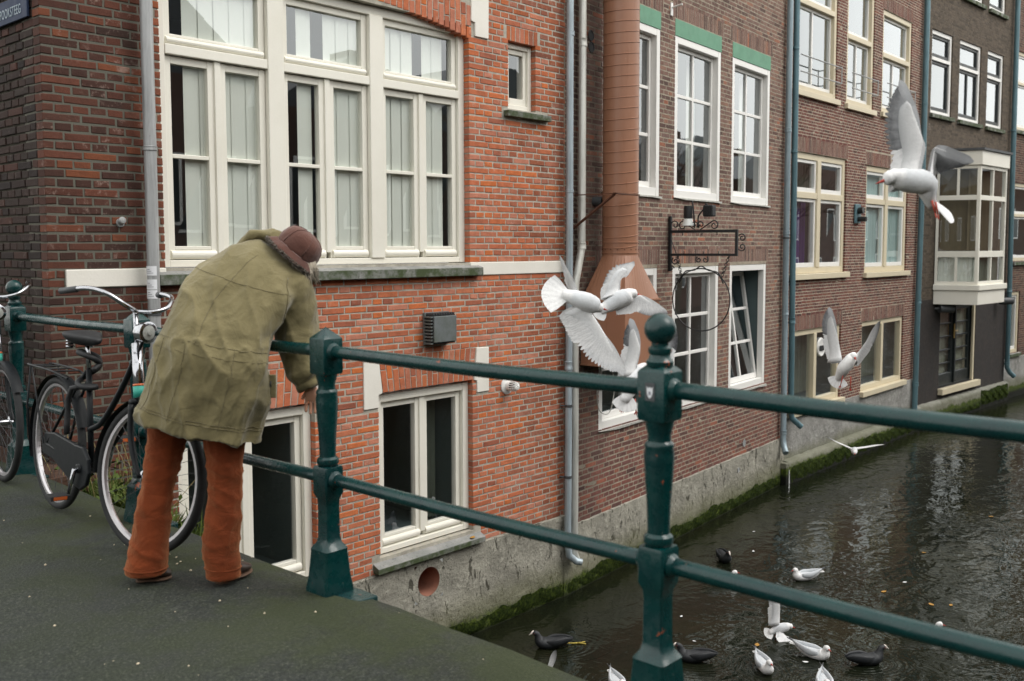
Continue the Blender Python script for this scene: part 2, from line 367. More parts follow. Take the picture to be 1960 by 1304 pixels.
# ------------------------------------------------------------------ brickwork
def cut(intervals, a, b):
    out = []
    for p, q in intervals:
        if b <= p or a >= q: out.append((p, q))
        else:
            if a > p: out.append((p, a))
            if b < q: out.append((b, q))
    return out
def layout(a0, a1, z0, z1, course, hd, opens, joint=.0135, ph=0.0):
    """English cross bond: courses of headers and stretchers by turns; returns quads (a,z) x4"""
    out = []; n = int(round((z1 - z0) / course))
    for i in range(n):
        za = z0 + i * course + joint / 2; zb = z0 + (i + 1) * course - joint / 2
        L, off = (2 * hd, (0, hd)[(i // 2) % 2] + hd * .5) if i % 2 == 0 else (hd, 0)
        iv = [(a0, a1)]
        for (p, q, s, t) in opens:
            if min(zb, t) - max(za, s) > .45 * (zb - za): iv = cut(iv, p, q)
        for p, q in iv:
            k0 = math.floor((p - off - ph) / L) + 1; js = [p]
            x = off + ph + k0 * L
            while x < q - 1e-6:
                js.append(x + random.uniform(-.004, .004)); x += L
            js.append(q)
            if len(js) > 2 and js[1] - js[0] < .035: js.pop(1)
            if len(js) > 2 and js[-1] - js[-2] < .035: js.pop(-2)
            for j in range(len(js) - 1):
                xa = js[j] + (joint / 2 if j > 0 else 0); xb = js[j + 1] - (joint / 2 if j < len(js) - 2 else 0)
                if xb - xa > .012:
                    w = random.uniform(-.0022, .0022); w2 = random.uniform(-.002, .002)
                    out.append(((xa, za + w), (xb, za + w2), (xb, zb + w2), (xa, zb + w)))
    return out
def soldiers(u0, u1, z0, z1, n, splay=0.0, joint=.010, split=True, sag=0.0):
    """upright bricks of a flat arch between u0..u1 (at the bottom); the ends splay outwards to the top"""
    out = []; zs0 = lambda t: z0 - sag * 4 * (t - .5) ** 2; zs1 = lambda t: z1 - sag * 4 * (t - .5) ** 2
    for i in range(n):
        ta, tb = i / n, (i + 1) / n
        B = lambda t: u0 + (u1 - u0) * t; T = lambda t: (u0 - splay) + (u1 - u0 + 2 * splay) * t
        za, zb = zs0((ta + tb) / 2), zs1((ta + tb) / 2)
        def pt(t, s, o): return (B(t) * (1 - s) + T(t) * s + o, za * (1 - s) + zb * s)
        cuts = [0, 1]
        if split: cuts = [0, .36, 1] if i % 2 else [0, .64, 1]
        for c0, c1 in zip(cuts[:-1], cuts[1:]):
            g = .5 * joint / (zb - za)
            s0 = c0 + (g if c0 > 0 else 0); s1 = c1 - (g if c1 < 1 else 0); h = joint / 2
            out.append((pt(ta, s0, h), pt(tb, s0, -h), pt(tb, s1, -h), pt(ta, s1, h)))
    return out
BF = [(3, 2, 1, 0), (0, 1, 5, 4), (1, 2, 6, 5), (2, 3, 7, 6), (3, 0, 4, 7), (4, 5, 9, 8), (5, 6, 10, 9), (6, 7, 11, 10), (7, 4, 8, 11)]
def brick_verts(q, depth, ch=.0035, jit=.0018, dj=.0025):
    q = np.array(q, float); c = q.mean(0); d0 = random.uniform(-dj, dj)
    qq = q + rng.uniform(-jit, jit, (4, 2)); sg = np.sign(c - q)
    inn = qq + sg * ch * (1 + rng.uniform(-.5, .9, (4, 2)))
    v = [(p[0], d0 + rng.uniform(-.001, .001), p[1]) for p in inn] + [(p[0], d0 + ch, p[1]) for p in qq] + [(p[0], depth, p[1]) for p in qq]
    return v
def bricks_mesh(name, quads, depth, xf=None, dj=.0025, ch=.0035):
    vs = []; fs = []; cs = []
    for q in quads:
        b = len(vs); v = brick_verts(q, depth, dj=dj, ch=ch)
        if xf: v = [xf(p) for p in v]
        vs += v; fs += [tuple(i + b for i in f) for f in BF]
        c = (random.random(), random.random(), random.random(), 1); cs += [c] * 12
    me = bpy.data.meshes.new(name); me.from_pydata(vs, [], fs)
    ca = me.color_attributes.new('bc', 'FLOAT_COLOR', 'POINT'); ca.data.foreach_set('color', np.array(cs, np.float32).ravel())
    return me
VARS = {}
def brick_objects(quads, depth, mat, root, zo, key, uo=0):
    """each of these bricks an object of its own; alike sizes share a handful of meshes"""
    for q in quads:
        a = np.array(q); c = a.mean(0); wd = round(float(np.ptp(a[:, 0])) / .006) * .006; ht = round(float(np.ptp(a[:, 1])) / .006) * .006
        rect = abs(a[0, 0] - a[3, 0]) < .002
        kk = (key, wd, ht, random.randrange(7)) if rect else None
        me = VARS.get(kk) if kk else None
        if me is None:
            me = bricks_mesh('brick', [tuple(map(tuple, a - c))], depth, dj=.001 if key == 'B' else .002, ch=.0018 if key == 'B' else .003); me.materials.append(mat)
            if kk: VARS[kk] = me
        o = bpy.data.objects.new('brick', me); COL.objects.link(o); o.parent = root
        o.location = (c[0] - uo, random.uniform(-.0008, .0008), c[1] - zo)
def wall_back(mb, a0, a1, z0, z1, opens, d0, d1):
    zs = sorted({z0, z1, *[min(max(o[2], z0), z1) for o in opens], *[min(max(o[3], z0), z1) for o in opens]})
    for za, zb in zip(zs[:-1], zs[1:]):
        if zb - za < 1e-4: continue
        iv = [(a0, a1)]
        for p, q, s, t in opens:
            if s < (za + zb) / 2 < t: iv = cut(iv, p, q)
        for p, q in iv: mb.box(p, q, d0, d1, za, zb)

class House:
    def __init__(s, name, p0, ang, uo, label):
        a = R(ang); s.t = V(math.cos(a), math.sin(a)); s.n = V(-math.sin(a), math.cos(a)); s.p0 = V(*p0); s.org = (uo, 0, WATER); s.uo = uo
        b = s.p0 + s.t * uo; s.root = empty(name, (b[0], b[1], WATER), a); s.ang = a
        tag(s.root, label, 'building')
    def world(s, u, d, z): p = s.p0 + s.t * u + s.n * d; return (p[0], p[1], z)
    def part(s, name, mb, mat, parent=None, **kw): return mb.build(name, mat, parent or s.root, org=s.org, **kw)
    def depth(s, u, z): p = s.world(u, 0, z); return fw.x * p[0] + fw.y * p[1]
    def bricks(s, quads, mat, n_obj, depth=.10, vis=None, key='A'):
        order = sorted(quads, key=lambda q: s.depth(q[0][0], 0) if (vis is None or vis(q)) else 1e3 + q[0][0])
        brick_objects(order[:n_obj], depth, mat, s.root, WATER, key, s.uo)
        rest = order[n_obj:]
        if rest:
            me = bricks_mesh('brickwork', [tuple((p[0] - s.uo, p[1] - WATER) for p in q) for q in rest], depth, dj=.002 if key == 'A' else .001, ch=.003 if key == 'A' else .0016)
            tag(link('brickwork', me, mat, s.root), kind='stuff')
    def window(s, u0, u1, z0, z1, rec=.07, fr=.07, mull=(), trans=(), mw=.07, tw=.07, sash=.05, cells=None, mat='white', bars=None,
               bw=.026, room=True, botfr=None, topfr=None, rd=.9, sashmat=None, name='window', roommat='room', srec=.025, pane=True):
        """outer frame with mullions and transoms; in each cell a sash with glazing bars and its panes"""
        m = M[mat]; d0 = rec; d1 = rec + .09; bf = botfr or fr; tf = topfr or fr
        g = MB()
        g.box(u0, u0 + fr, d0, d1, z0, z1); g.box(u1 - fr, u1, d0, d1, z0, z1)
        g.box(u0 + fr, u1 - fr, d0 + .002, d1, z0, z0 + bf); g.box(u0 + fr, u1 - fr, d0 + .002, d1, z1 - tf, z1)
        xs = [u0 + fr]; 
        for mu in mull:
            g.box(mu - mw / 2, mu + mw / 2, d0 - .012, d1, z0 + bf, z1 - tf); xs += [mu - mw / 2, mu + mw / 2]
        xs.append(u1 - fr)
        zs = [z0 + bf]
        for tr_ in trans: zs += [tr_ - tw / 2, tr_ + tw / 2]
        zs.append(z1 - tf)
        cols = [(xs[i], xs[i + 1]) for i in range(0, len(xs), 2)]; rows = [(zs[i], zs[i + 1]) for i in range(0, len(zs), 2)]
        for c in cols:
            for tr_ in trans: g.box(c[0], c[1], d0 - .006, d1, tr_ - tw / 2, tr_ + tw / 2)
        W = s.part(name, g, m, bevel=.005)
        sm = M[sashmat] if sashmat else m
        for ri, (za, zb) in enumerate(rows):
            for ci, (ua, ub) in enumerate(cols):
                nv, nh = (bars(ri, ci) if bars else (0, 0)); e0 = d0 + srec; e1 = d1 + .02
                h = MB(); sw = sash; sb = sash * 1.35
                if sash > 0:
                    h.box(ua + .003, ua + sw, e0, e1, za + .003, zb - .003); h.box(ub - sw, ub - .003, e0, e1, za + .003, zb - .003)
                    h.box(ua + sw, ub - sw, e0 - .004, e1, za + .003, za + sb); h.box(ua + sw, ub - sw, e0 + .003, e1, zb - sw, zb - .003)
                else: sb = sw = 0
                ga, gb, gz0, gz1 = ua + sw, ub - sw, za + sb, zb - sw
                vx = [ga] + [ga + (gb - ga) * i / (nv + 1) for i in range(1, nv + 1)] + [gb]; hz = [gz0] + [gz0 + (gz1 - gz0) * i / (nh + 1) for i in range(1, nh + 1)] + [gz1]
                for x in vx[1:-1]: h.box(x - bw / 2, x + bw / 2, e0 + .006, e1, gz0, gz1)
                for zz in hz[1:-1]:
                    for xa, xb in zip(vx[:-1], vx[1:]):
                        h.box(xa + (bw / 2 if xa > ga else 0), xb - (bw / 2 if xb < gb else 0), e0 + .009, e1, zz - bw / 2, zz + bw / 2)
                if h.v: s.part('sash', h, sm, W, bevel=.004)
                if pane:
                    for xa, xb in zip(vx[:-1], vx[1:]):
                        for y0, y1 in zip(hz[:-1], hz[1:]):
                            q = MB(); yy = e0 + .03; t1, t2, t3, t4 = (random.uniform(-.0016, .0016) for _ in range(4))
                            q.add([(xa - .004, yy + t1, y0 - .004), (xb + .004, yy + t2, y0 - .004), (xb + .004, yy + t3, y1 + .004), (xa - .004, yy + t4, y1 + .004)], [(0, 1, 2, 3)])
                            s.part('pane', q, M['glass'], W)
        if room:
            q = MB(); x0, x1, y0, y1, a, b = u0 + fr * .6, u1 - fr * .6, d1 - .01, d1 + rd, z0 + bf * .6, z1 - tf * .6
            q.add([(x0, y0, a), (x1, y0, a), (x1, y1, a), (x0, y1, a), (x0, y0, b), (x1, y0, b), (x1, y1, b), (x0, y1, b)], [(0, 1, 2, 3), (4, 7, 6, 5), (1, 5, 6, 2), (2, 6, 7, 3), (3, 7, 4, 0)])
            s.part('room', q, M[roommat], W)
        return W
    def curtain(s, W, u0, u1, z0, z1, d, mat, folds=9, amp=.018, name='curtain', clumps=0):
        n = max(8, int(folds * 6)); mb = MB(); ph = random.random() * 6
        top = []; bot = []
        for i in range(n + 1):
            t = i / n; y = d + amp * math.sin(t * folds * 2 * math.pi + ph) + amp * .5 * math.sin(t * folds * 3.7 + ph * 2)
            top.append((u0 + (u1 - u0) * t, y, z1)); bot.append((u0 + (u1 - u0) * t + random.uniform(-.003, .003), y * 1.0 + amp * .3 * math.sin(t * 17), z0))
        mb.loft([bot, top], closed=False); return s.part(name, mb, M[mat], W, smooth=True)
    def slats(s, W, u0, u1, z0, z1, d, width=.125, ang=12, skip=(), mat='blind'):
        n = int((u1 - u0) / (width * .93)); base = None
        for i in range(n):
            if i in skip: continue
            c = u0 + (i + .5) * (u1 - u0) / n; a = R(ang + random.uniform(-1.5, 1.5)); w2 = (u1 - u0) / n * .56
            mb = MB(); cx, cy = math.cos(a) * w2, math.sin(a) * w2; o = .006
            mb.loft([[(c - cx, d - cy, z), (c, d - o, z), (c + cx, d + cy, z)] for z in (z0, z1)], closed=False)
            s.part('blind_slat', mb, M[mat], W, smooth=True)

def vpipe(name, pts, r, mat, label, cat='drainpipe', collars=(), brackets=(), group=None, n=16, rim=1.16, mats=None):
    """drainpipe with socket collars and wall brackets, at its own place"""
    b = pts[-1]; e = empty(name, b); tag(e, label, cat, group); mb = MB().tube(pts, r, n); r = r[0] if hasattr(r, '__len__') else r
    mb.build('pipe', M[mat], e, org=b, smooth='auto')
    for (p, h) in collars:
        q = MB(); q.lathe([(r * 1.0, 0), (r * rim, .004), (r * rim, h * .3), (r * 1.1, h * .35), (r * 1.1, h * .9), (r * rim, h * .94), (r * rim, h), (r, h + .004)], p, n); q.build('collar', M[mat], e, org=b, smooth='auto')
    for (p, dirn, ln) in brackets:
        q = MB(); q.lathe([(r, 0), (r * 1.13, 0), (r * 1.13, .028), (r, .028)], p, n); d = V(*dirn); q.tube([V(*p) + V(0, 0, .014), V(*p) + V(0, 0, .014) + d * ln], .009, 6)
        q.build('bracket', M['dark_metal'], e, org=b)
    return e

# ================================================================== ground, water
g = MB().quad((-60, -60, WATER), (160, -60, WATER), (160, 60, WATER), (-60, 60, WATER)); tag(g.build('water', M['water']), 'dark rippled canal water', kind='structure')
g = MB().quad((-120, -120, WATER - 2.2), (220, -120, WATER - 2.2), (220, 120, WATER - 2.2), (-120, 120, WATER - 2.2)); tag(g.build('canal_bed', M['abut']), kind='structure')
# bridge deck: a slab with a slightly uneven top and a worn edge
def deck():
    xs = np.concatenate([np.linspace(-8, 1, 10), np.linspace(1.2, 2.5, 14)]); ys = np.concatenate([np.linspace(-9, .5, 12), np.linspace(.8, 6.6, 40), np.linspace(7.5, 16, 8)])
    v = []; f = []
    for i, x in enumerate(xs):
        for j, y in enumerate(ys):
            z = .006 * math.sin(x * 2.1 + y * 1.3) + .004 * math.sin(y * 3.7 - x) - .004
            if i == len(xs) - 1: z -= .012; x2 = x + .004 * math.sin(y * 9) + .003 * math.sin(y * 31)
            else: x2 = x
            v.append((x2, y, z))
    n = len(ys)
    for i in range(len(xs) - 1):
        for j in range(n - 1): f.append((i * n + j, (i + 1) * n + j, (i + 1) * n + j + 1, i * n + j + 1))
    b = len(v); v += [(v[(len(xs) - 1) * n + j][0], ys[j], -.42) for j in range(n)]
    for j in range(n - 1): f.append(((len(xs) - 1) * n + j, b + j, b + j + 1, (len(xs) - 1) * n + j + 1))
    return MB().add(v, f)
tag(deck().build('bridge_deck', M['asphalt']), kind='structure')
g = MB().box(-8, 2.46, -9, 16, -2.2, -.3); g.box(2.3, 2.714, 6.2, 16, -2.6, -.02); tag(g.build('bridge_body', M['abut']), kind='structure')
g = MB().box(2.44, 3.14, 5.25, 6.60, WATER - .6, -.50); tag(g.build('abutment', M['concA']), kind='structure')

# ================================================================== house A (orange brick, nearest)
A = House('brick_house', (0, 6.6), 0, 2.715, 'orange brick corner house with the large cream triple window behind the leaning person')
CA, HA = .061, .12
bigW = (3.545, 6.664, 1.285, 3.50); smallW = (7.215, 7.625, 2.80, 3.452); lowW = (5.515, 6.69, -1.33, .145); lowL = (3.60, 4.83, -1.33, .145)
arch_lo = (5.345, 6.914, .018, .456); arch_loL = (3.43, 5.06, .018, .456)
opA = [bigW, smallW, lowW, lowL, (6.70, 6.935, 3.42, 4.4), (3.30, 6.71, 3.49, 3.86), (7.15, 7.70, 3.452, 3.60), (7.12, 7.82, 2.71, 2.80),
       (5.345, 5.525, .018, .456), (6.745, 6.914, .018, .456), (5.5, 6.77, .14, .456), (4.795, 5.03, .018, .456), (3.43, 3.60, .018, .456), (3.58, 4.86, .14, .456), (3.42, 6.80, 1.155, 1.285), (5.42, 6.80, -1.42, -1.33)]
TOPA = 1.28 + 56 * CA
qA = layout(2.715, 8.10, 1.28, TOPA, CA, HA, opA, ph=.03) + layout(2.715, 8.10, 1.158 - 45 * .0585, 1.158, .0585, HA, opA, ph=.055) + layout(2.715, 2.822, 1.158, 1.28, .061, HA, [])
arcA = soldiers(5.565, 6.70, .147, .456, 17, .045) + soldiers(3.63, 4.80, .147, .456, 17, .045)
arcA += soldiers(3.42, 6.705, 3.555, 3.86, 46, 0, sag=.17) + soldiers(7.19, 7.66, 3.455, 3.598, 7, 0, split=False)
visA = lambda q: q[0][1] < 2.55 + (q[0][0] - 2.7) * .26 and q[0][1] > .25 - (q[0][0] - 2.7) * .55 and not (3.5 < q[0][0] < 4.9 and q[0][1] < .9)
A.bricks(qA + arcA, M['brickA'], 300, vis=visA, key='A')
mb = MB(); hole = [(o[0] - .006, o[1] + .006, o[2] - .006, o[3] + .006) for o in (bigW, smallW, lowW, lowL)]
wall_back(mb, 2.722, 8.12, -1.49, TOPA, hole, .0038, .30); mb.box(2.722, 8.12, .0038, .3, TOPA, 9.5)
A.part('wall', mb, M['mortarA'])
# alley side of the house
qS = layout(.112, 4.2, -.12, TOPA, CA, HA, [], ph=.02)
me = bricks_mesh('brickwork', qS, .10, xf=lambda p: (p[1], p[0], p[2] - WATER)); o = link('brickwork', me, M['brickS'], A.root); tag(o, kind='stuff')
mb = MB().box(2.724, 3.0, .31, 4.3, -.15, 9.5); A.part('alley_wall', mb, M['mortarS'])
# string course, keystones, sills
for u0, u1 in ((2.828, 3.545), (6.664, 8.08)):
    mb = MB().box(u0, u1, -.012, .06, 1.158, 1.281); A.part('string_course', mb, M['plaster_white'], bevel=.006)
mb = MB().prism([(6.702, 4.3), (6.69, 3.555), (6.74, 3.545), (6.742, 3.42), (6.925, 3.42), (6.935, 4.3)][::-1], -.012, .12); A.part('keystone', mb, M['plaster_white'], bevel=.005)
for sgn, u in ((1, 5.345), (-1, 6.914), (-1, 5.035), (1, 3.43)):
    pl = [(0, .018), (.166, .018), (.166, .133), (.208, .142), (.17, .456), (0, .450)]; pl = [(u + sgn * a, b) for a, b in pl]
    if sgn < 0: pl = pl[::-1]
    mb = MB().prism(pl, -.010, .10); A.part('keystone', mb, M['plaster_white'], bevel=.005)
mb = MB()
mb.add([(3.46, -.075, 1.157), (6.775, -.075, 1.157), (6.775, .10, 1.157), (3.46, .10, 1.157), (3.46, -.075, 1.236), (6.775, -.075, 1.236), (6.775, .10, 1.283), (3.46, .10, 1.283)],
       [(0, 3, 2, 1), (4, 5, 6, 7), (0, 1, 5, 4), (1, 2, 6, 5), (2, 3, 7, 6), (3, 0, 4, 7)]); A.part('window_sill', mb, M['sill_stone'], bevel=.006)
mb = MB(); mb.add([(5.43, -.075, -1.455), (6.79, -.075, -1.455), (6.79, .08, -1.455), (5.43, .08, -1.455), (5.43, -.075, -1.402), (6.79, -.075, -1.402), (6.79, .08, -1.335), (5.43, .08, -1.335)],
       [(0, 3, 2, 1), (4, 5, 6, 7), (0, 1, 5, 4), (1, 2, 6, 5), (2, 3, 7, 6), (3, 0, 4, 7)]); A.part('window_sill', mb, M['sill_stone'], bevel=.006)
mb = MB().box(7.15, 7.81, -.06, .08, 2.712, 2.772); A.part('window_sill', mb, M['sill_stone'], bevel=.005)
# concrete foot with a round drain opening
def plinthA():
    u0, u1, z0, z1, c, r = 3.1, 8.14, -3.0, -1.478, (6.075, -1.685), .137
    n = 28; ring = [(c[0] + r * math.cos(t), c[1] + r * math.sin(t)) for t in np.linspace(0, 2 * math.pi, n, endpoint=False)]
    bx = (c[0] - .178, c[0] + .178, c[1] - .178, c[1] + .178); mb = MB()
    sq = []
    for t in np.linspace(0, 2 * math.pi, n, endpoint=False):
        dx, dz = math.cos(t), math.sin(t); k_ = .178 / max(abs(dx), abs(dz)); sq.append((c[0] + dx * k_, c[1] + dz * k_))
    f = lambda p, y: (p[0], y, p[1])
    for i in range(n):
        j = (i + 1) % n; mb.quad(f(sq[i], -.022), f(sq[j], -.022), f(ring[j], -.022), f(ring[i], -.022))
    nx = 60
    def sheet(a0, a1, b0, b1):
        k1 = max(1, int((a1 - a0) / .08)); k2 = max(1, int((b1 - b0) / .08)); vs = []
        for i in range(k1 + 1):
            for j in range(k2 + 1):
                a = a0 + (a1 - a0) * i / k1; b = b0 + (b1 - b0) * j / k2; edge = i in (0, k1) or j in (0, k2)
                vs.append((a, -.022 + (0 if edge else .007 * math.sin(a * 13 + b * 5) * math.sin(b * 11 - a * 3)), b))
        mb.add(vs, [(i * (k2 + 1) + j, (i + 1) * (k2 + 1) + j, (i + 1) * (k2 + 1) + j + 1, i * (k2 + 1) + j + 1) for i in range(k1) for j in range(k2)])
    sheet(u0, bx[0], z0, z1); sheet(bx[1], u1, z0, z1); sheet(bx[0], bx[1], z0, bx[2]); sheet(bx[0], bx[1], bx[3], z1)
    mb.quad((u0, -.022, z1), (u1, -.022, z1), (u1, .05, z1 + .012), (u0, .05, z1 + .012)); mb.quad((u0, -.022, z0), (u0, -.022, z1), (u0, .3, z1), (u0, .3, z0))
    return mb, ring
mb, ring = plinthA(); PL = A.part('plinth', mb, M['concA'])
q = MB(); q.loft([[(p[0], y, p[1]) for p in ring] for y in (-.023, .4)], True, False); q.add([(p[0], .4, p[1]) for p in ring], [tuple(range(len(ring)))]); A.part('drain_hole', q, M['clay'], PL, smooth='auto')
# big triple window
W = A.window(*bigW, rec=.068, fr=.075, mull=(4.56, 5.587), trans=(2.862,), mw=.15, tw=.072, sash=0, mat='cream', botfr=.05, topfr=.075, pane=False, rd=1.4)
cols = [(3.62, 4.485), (4.635, 5.512), (5.662, 6.589)]
def sash(W, ua, ub, za, zb, hbar=None, sw=.055, bot=.10, e0=.10, mat='cream', hs=A, bw=.03):
    h = MB(); e1 = e0 + .06
    h.box(ua, ua + sw, e0, e1, za, zb); h.box(ub - sw, ub, e0, e1, za, zb); h.box(ua + sw, ub - sw, e0 + .003, e1, zb - sw, zb)
    # bottom rail: rounded weather moulding
    h.box(ua + sw, ub - sw, e0 + .003, e1, za + bot * .72, za + bot)
    h.loft([[(x, e0 + .004 - .030 * math.sin(t), za + bot * .36 - bot * .34 * math.cos(t)) for t in np.linspace(0, math.pi, 9)] + [(x, e0 + .05, za + bot * .72), (x, e0 + .05, za)] for x in (ua + sw * .3, ub - sw * .3)])
    gz = [za + bot, zb - sw]
    if hbar: h.box(ua + sw, ub - sw, e0 + .002, e1, hbar - bw / 2, hbar + bw / 2); gz = [za + bot, hbar - bw / 2, hbar + bw / 2, zb - sw]
    hs.part('sash', h, M[mat], W, bevel=.004)
    for a, b in zip(gz[0::2], gz[1::2]):
        q = MB(); t = [random.uniform(-.002, .002) for _ in range(4)]; y = e0 + .035
        q.add([(ua + sw - .003, y + t[0], a - .003), (ub - sw + .003, y + t[1], a - .003), (ub - sw + .003, y + t[2], b + .003), (ua + sw - .003, y + t[3], b + .003)], [(0, 1, 2, 3)]); hs.part('pane', q, M['glass'], W)
for i, (a, b) in enumerate(cols):
    mid = (a + b) / 2
    sash(W, a + .004, mid - .022, 1.338, 2.82, 2.098); sash(W, mid + .022, b - .004, 1.338, 2.82, 2.098)
    q = MB().box(mid - .026, mid + .026, .082, .16, 1.385, 2.822); A.part('meeting_post', q, M['cream'], W, bevel=.004)
    sash(W, a + .004, b - .004, 2.905, 3.424, None, bot=.075)
for (a, b, sk) in ((3.63, 4.50, (0,)), (4.64, 5.52, (0, 2)), (5.66, 6.60, (3, 6))):
    A.slats(W, a + .05, b - .02, 1.40, 3.42, .160, .127, 4, sk)
# small window
W = A.window(*smallW, rec=.06, fr=.05, sash=.05, mat='cream', botfr=.05); A.curtain(W, 7.25, 7.6, 2.83, 3.42, .35, 'curtain_net', 5, .01)
# lower windows near the water
for (a, b) in ((5.515, 6.69), (3.60, 4.83)):
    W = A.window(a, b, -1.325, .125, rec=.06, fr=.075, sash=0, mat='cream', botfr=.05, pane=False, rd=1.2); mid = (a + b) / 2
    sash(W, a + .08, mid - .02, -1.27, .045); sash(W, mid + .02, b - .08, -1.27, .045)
    q = MB().box(mid - .03, mid + .03, .084, .16, -1.23, .045); A.part('meeting_post', q, M['cream'], W, bevel=.004)
    if a > 5:   # a few pale things behind the glass
        q = MB(); q.tube(smooth_path([(5.75, .5, -1.1), (5.79, .5, -.95), (5.86, .52, -1.0), (5.9, .5, -1.12)]), .03, 8); A.part('crumpled_bag', q, M['white_plastic'], W, smooth=True)
        A.curtain(W, 6.42, 6.62, -1.25, .05, .45, 'curtain_net', 3, .02)
# vents and small fittings on house A
def ventbox():
    b = (6.195, 6.6, .53); e = empty('vent_box', b); tag(e, 'grey louvred vent box on the orange brick wall', 'vent')
    MB().prism([(6.06, .56), (6.345, .56), (6.345, .80), (6.06, .80)], 6.46, 6.476).build('cover_plate', M['vent_grey'], e, org=b, bevel=.006)
    MB().box(6.045, 6.36, 6.575, 6.597, .53, .832).build('back_plate', M['vent_grey'], e, org=b, bevel=.004)
    for i in range(9):
        z = .545 + i * .030
        MB().box(6.035, 6.062, 6.478, 6.574, z, z + .014).build('louvre', M['vent_grey'], e, org=b)
    for i in range(9):
        x = 6.068 + i * .032
        MB().box(x, x + .012, 6.478, 6.574, .81, .826).build('louvre', M['dark_metal'], e, org=b)
    MB().box(6.062, 6.345, 6.484, 6.57, .545, .808).build('core', M['black_iron'], e, org=b)
ventbox()
def roundvent():
    b = (7.181, 6.6, .04); e = empty('round_vent', b); tag(e, 'round white wall vent with a grille cap on orange brick', 'vent')
    MB().lathe([(0, -.02), (.06, -.022), (.088, -.012), (.09, -.002), (.0, 0)], b, 24, 'y').build('flange', M['white_plastic'], e, org=b, smooth='auto')
    MB().lathe([(.05, -.02), (.05, -.06), (.047, -.065)], b, 20, 'y').build('neck', M['white_plastic'], e, org=b, smooth='auto')
    MB().lathe([(.042, -.02), (.04, -.12), (.02, -.135), (0, -.137)], b, 16, 'y').build('core', M['black_iron'], e, org=b, smooth='auto')
    for i in range(14):
        t = i / 14 * 2 * math.pi; c, s_ = math.cos(t), math.sin(t)
        MB().tube([(b[0] + .048 * c, b[1] - .062, b[2] + .048 * s_), (b[0] + .046 * c, b[1] - .115, b[2] + .046 * s_), (b[0] + .03 * c, b[1] - .142, b[2] + .03 * s_), (b[0] + .008 * c, b[1] - .146, b[2] + .008 * s_)], .0055, 5).build('grille_bar', M['white_plastic'], e, org=b)
roundvent()
b = (3.216, 6.6, 1.60); e = empty('wall_hook', b); tag(e, 'small shiny round wall fitting on dark red brick', 'wall fitting')
MB().lathe([(0, -.05), (.018, -.048), (.026, -.035), (.022, -.018), (.012, -.012), (.012, 0)], (3.216, 6.6, 1.615), 14, 'y').build('knob', M['zinc'], e, org=b, smooth='auto')
MB().lathe([(0, -.012), (.03, -.01), (.032, 0)], (3.216, 6.6, 1.6), 14, 'y').build('base_plate', M['zinc'], e, org=b, smooth='auto')
# street name plate on the alley wall
b = (2.70, 7.0, 2.94); e = empty('street_sign', b); tag(e, 'blue street name plate with white letters on the dark alley wall', 'street sign')
MB().box(2.690, 2.706, 6.72, 7.30, 2.937, 3.092).build('plate', M['sign_blue'], e, org=b, bevel=.004)
def text_obj(txt, name, size, mat, parent, org, mw, sx=1.0, ext=.001):
    cu = bpy.data.curves.new(name, 'FONT'); cu.body = txt; cu.size = size; cu.extrude = ext; cu.align_x = 'CENTER'; cu.space_character = 1.12
    t = bpy.data.objects.new(name, cu); COL.objects.link(t); bpy.context.view_layer.update()
    me = bpy.data.meshes.new_from_object(t.evaluated_get(bpy.context.evaluated_depsgraph_get())); bpy.data.objects.remove(t); me.name = name
    me.transform(mw @ Matrix.Diagonal((sx, 1, 1, 1))); me.transform(Matrix.Translation(-Vector(org))); return link(name, me, mat, parent)
mw = Matrix(((0, 0, -1, 2.6885), (-1, 0, 0, 7.005), (0, 1, 0, 2.975), (0, 0, 0, 1)))
text_obj('SPOOKSTEEG', 'lettering', .088, M['letter_white'], e, b, mw, .66)
# pipe on house A with stickers
vpipe('drainpipe', [(3.40, 6.50, 9), (3.40, 6.50, 1.95), (3.395, 6.50, .6), (3.395, 6.50, -.45)], .043, 'zinc', 'zinc drainpipe with white stickers beside the large cream window', collars=[((3.40, 6.50, 2.10), .03)], brackets=[((3.40, 6.5, 3.6), (0, 1, 0), .1), ((3.396, 6.5, .95), (0, 1, 0), .1)])
e = bpy.data.objects['drainpipe']
for z0, z1 in ((1.232, 1.298), (1.135, 1.205), (1.07, 1.13)):
    mb = MB(); T = np.linspace(R(150), R(275), 9); mb.loft([[(3.396 + .0445 * math.cos(t), 6.5 + .0445 * math.sin(t), z) for t in T] for z in (z0, z1)], closed=False); q = mb.build('sticker', M['paper'], e, org=(3.395, 6.50, -.45), smooth=True)
    for j in range(3):
        zz = z0 + .016 + j * .013; mb = MB(); mb.loft([[(3.396 + .0449 * math.cos(t), 6.5 + .0449 * math.sin(t), z) for t in T[2:7 - j]] for z in (zz, zz + .0035)], closed=False); mb.build('print_line', M['ink'], q, org=(3.395, 6.50, -.45))

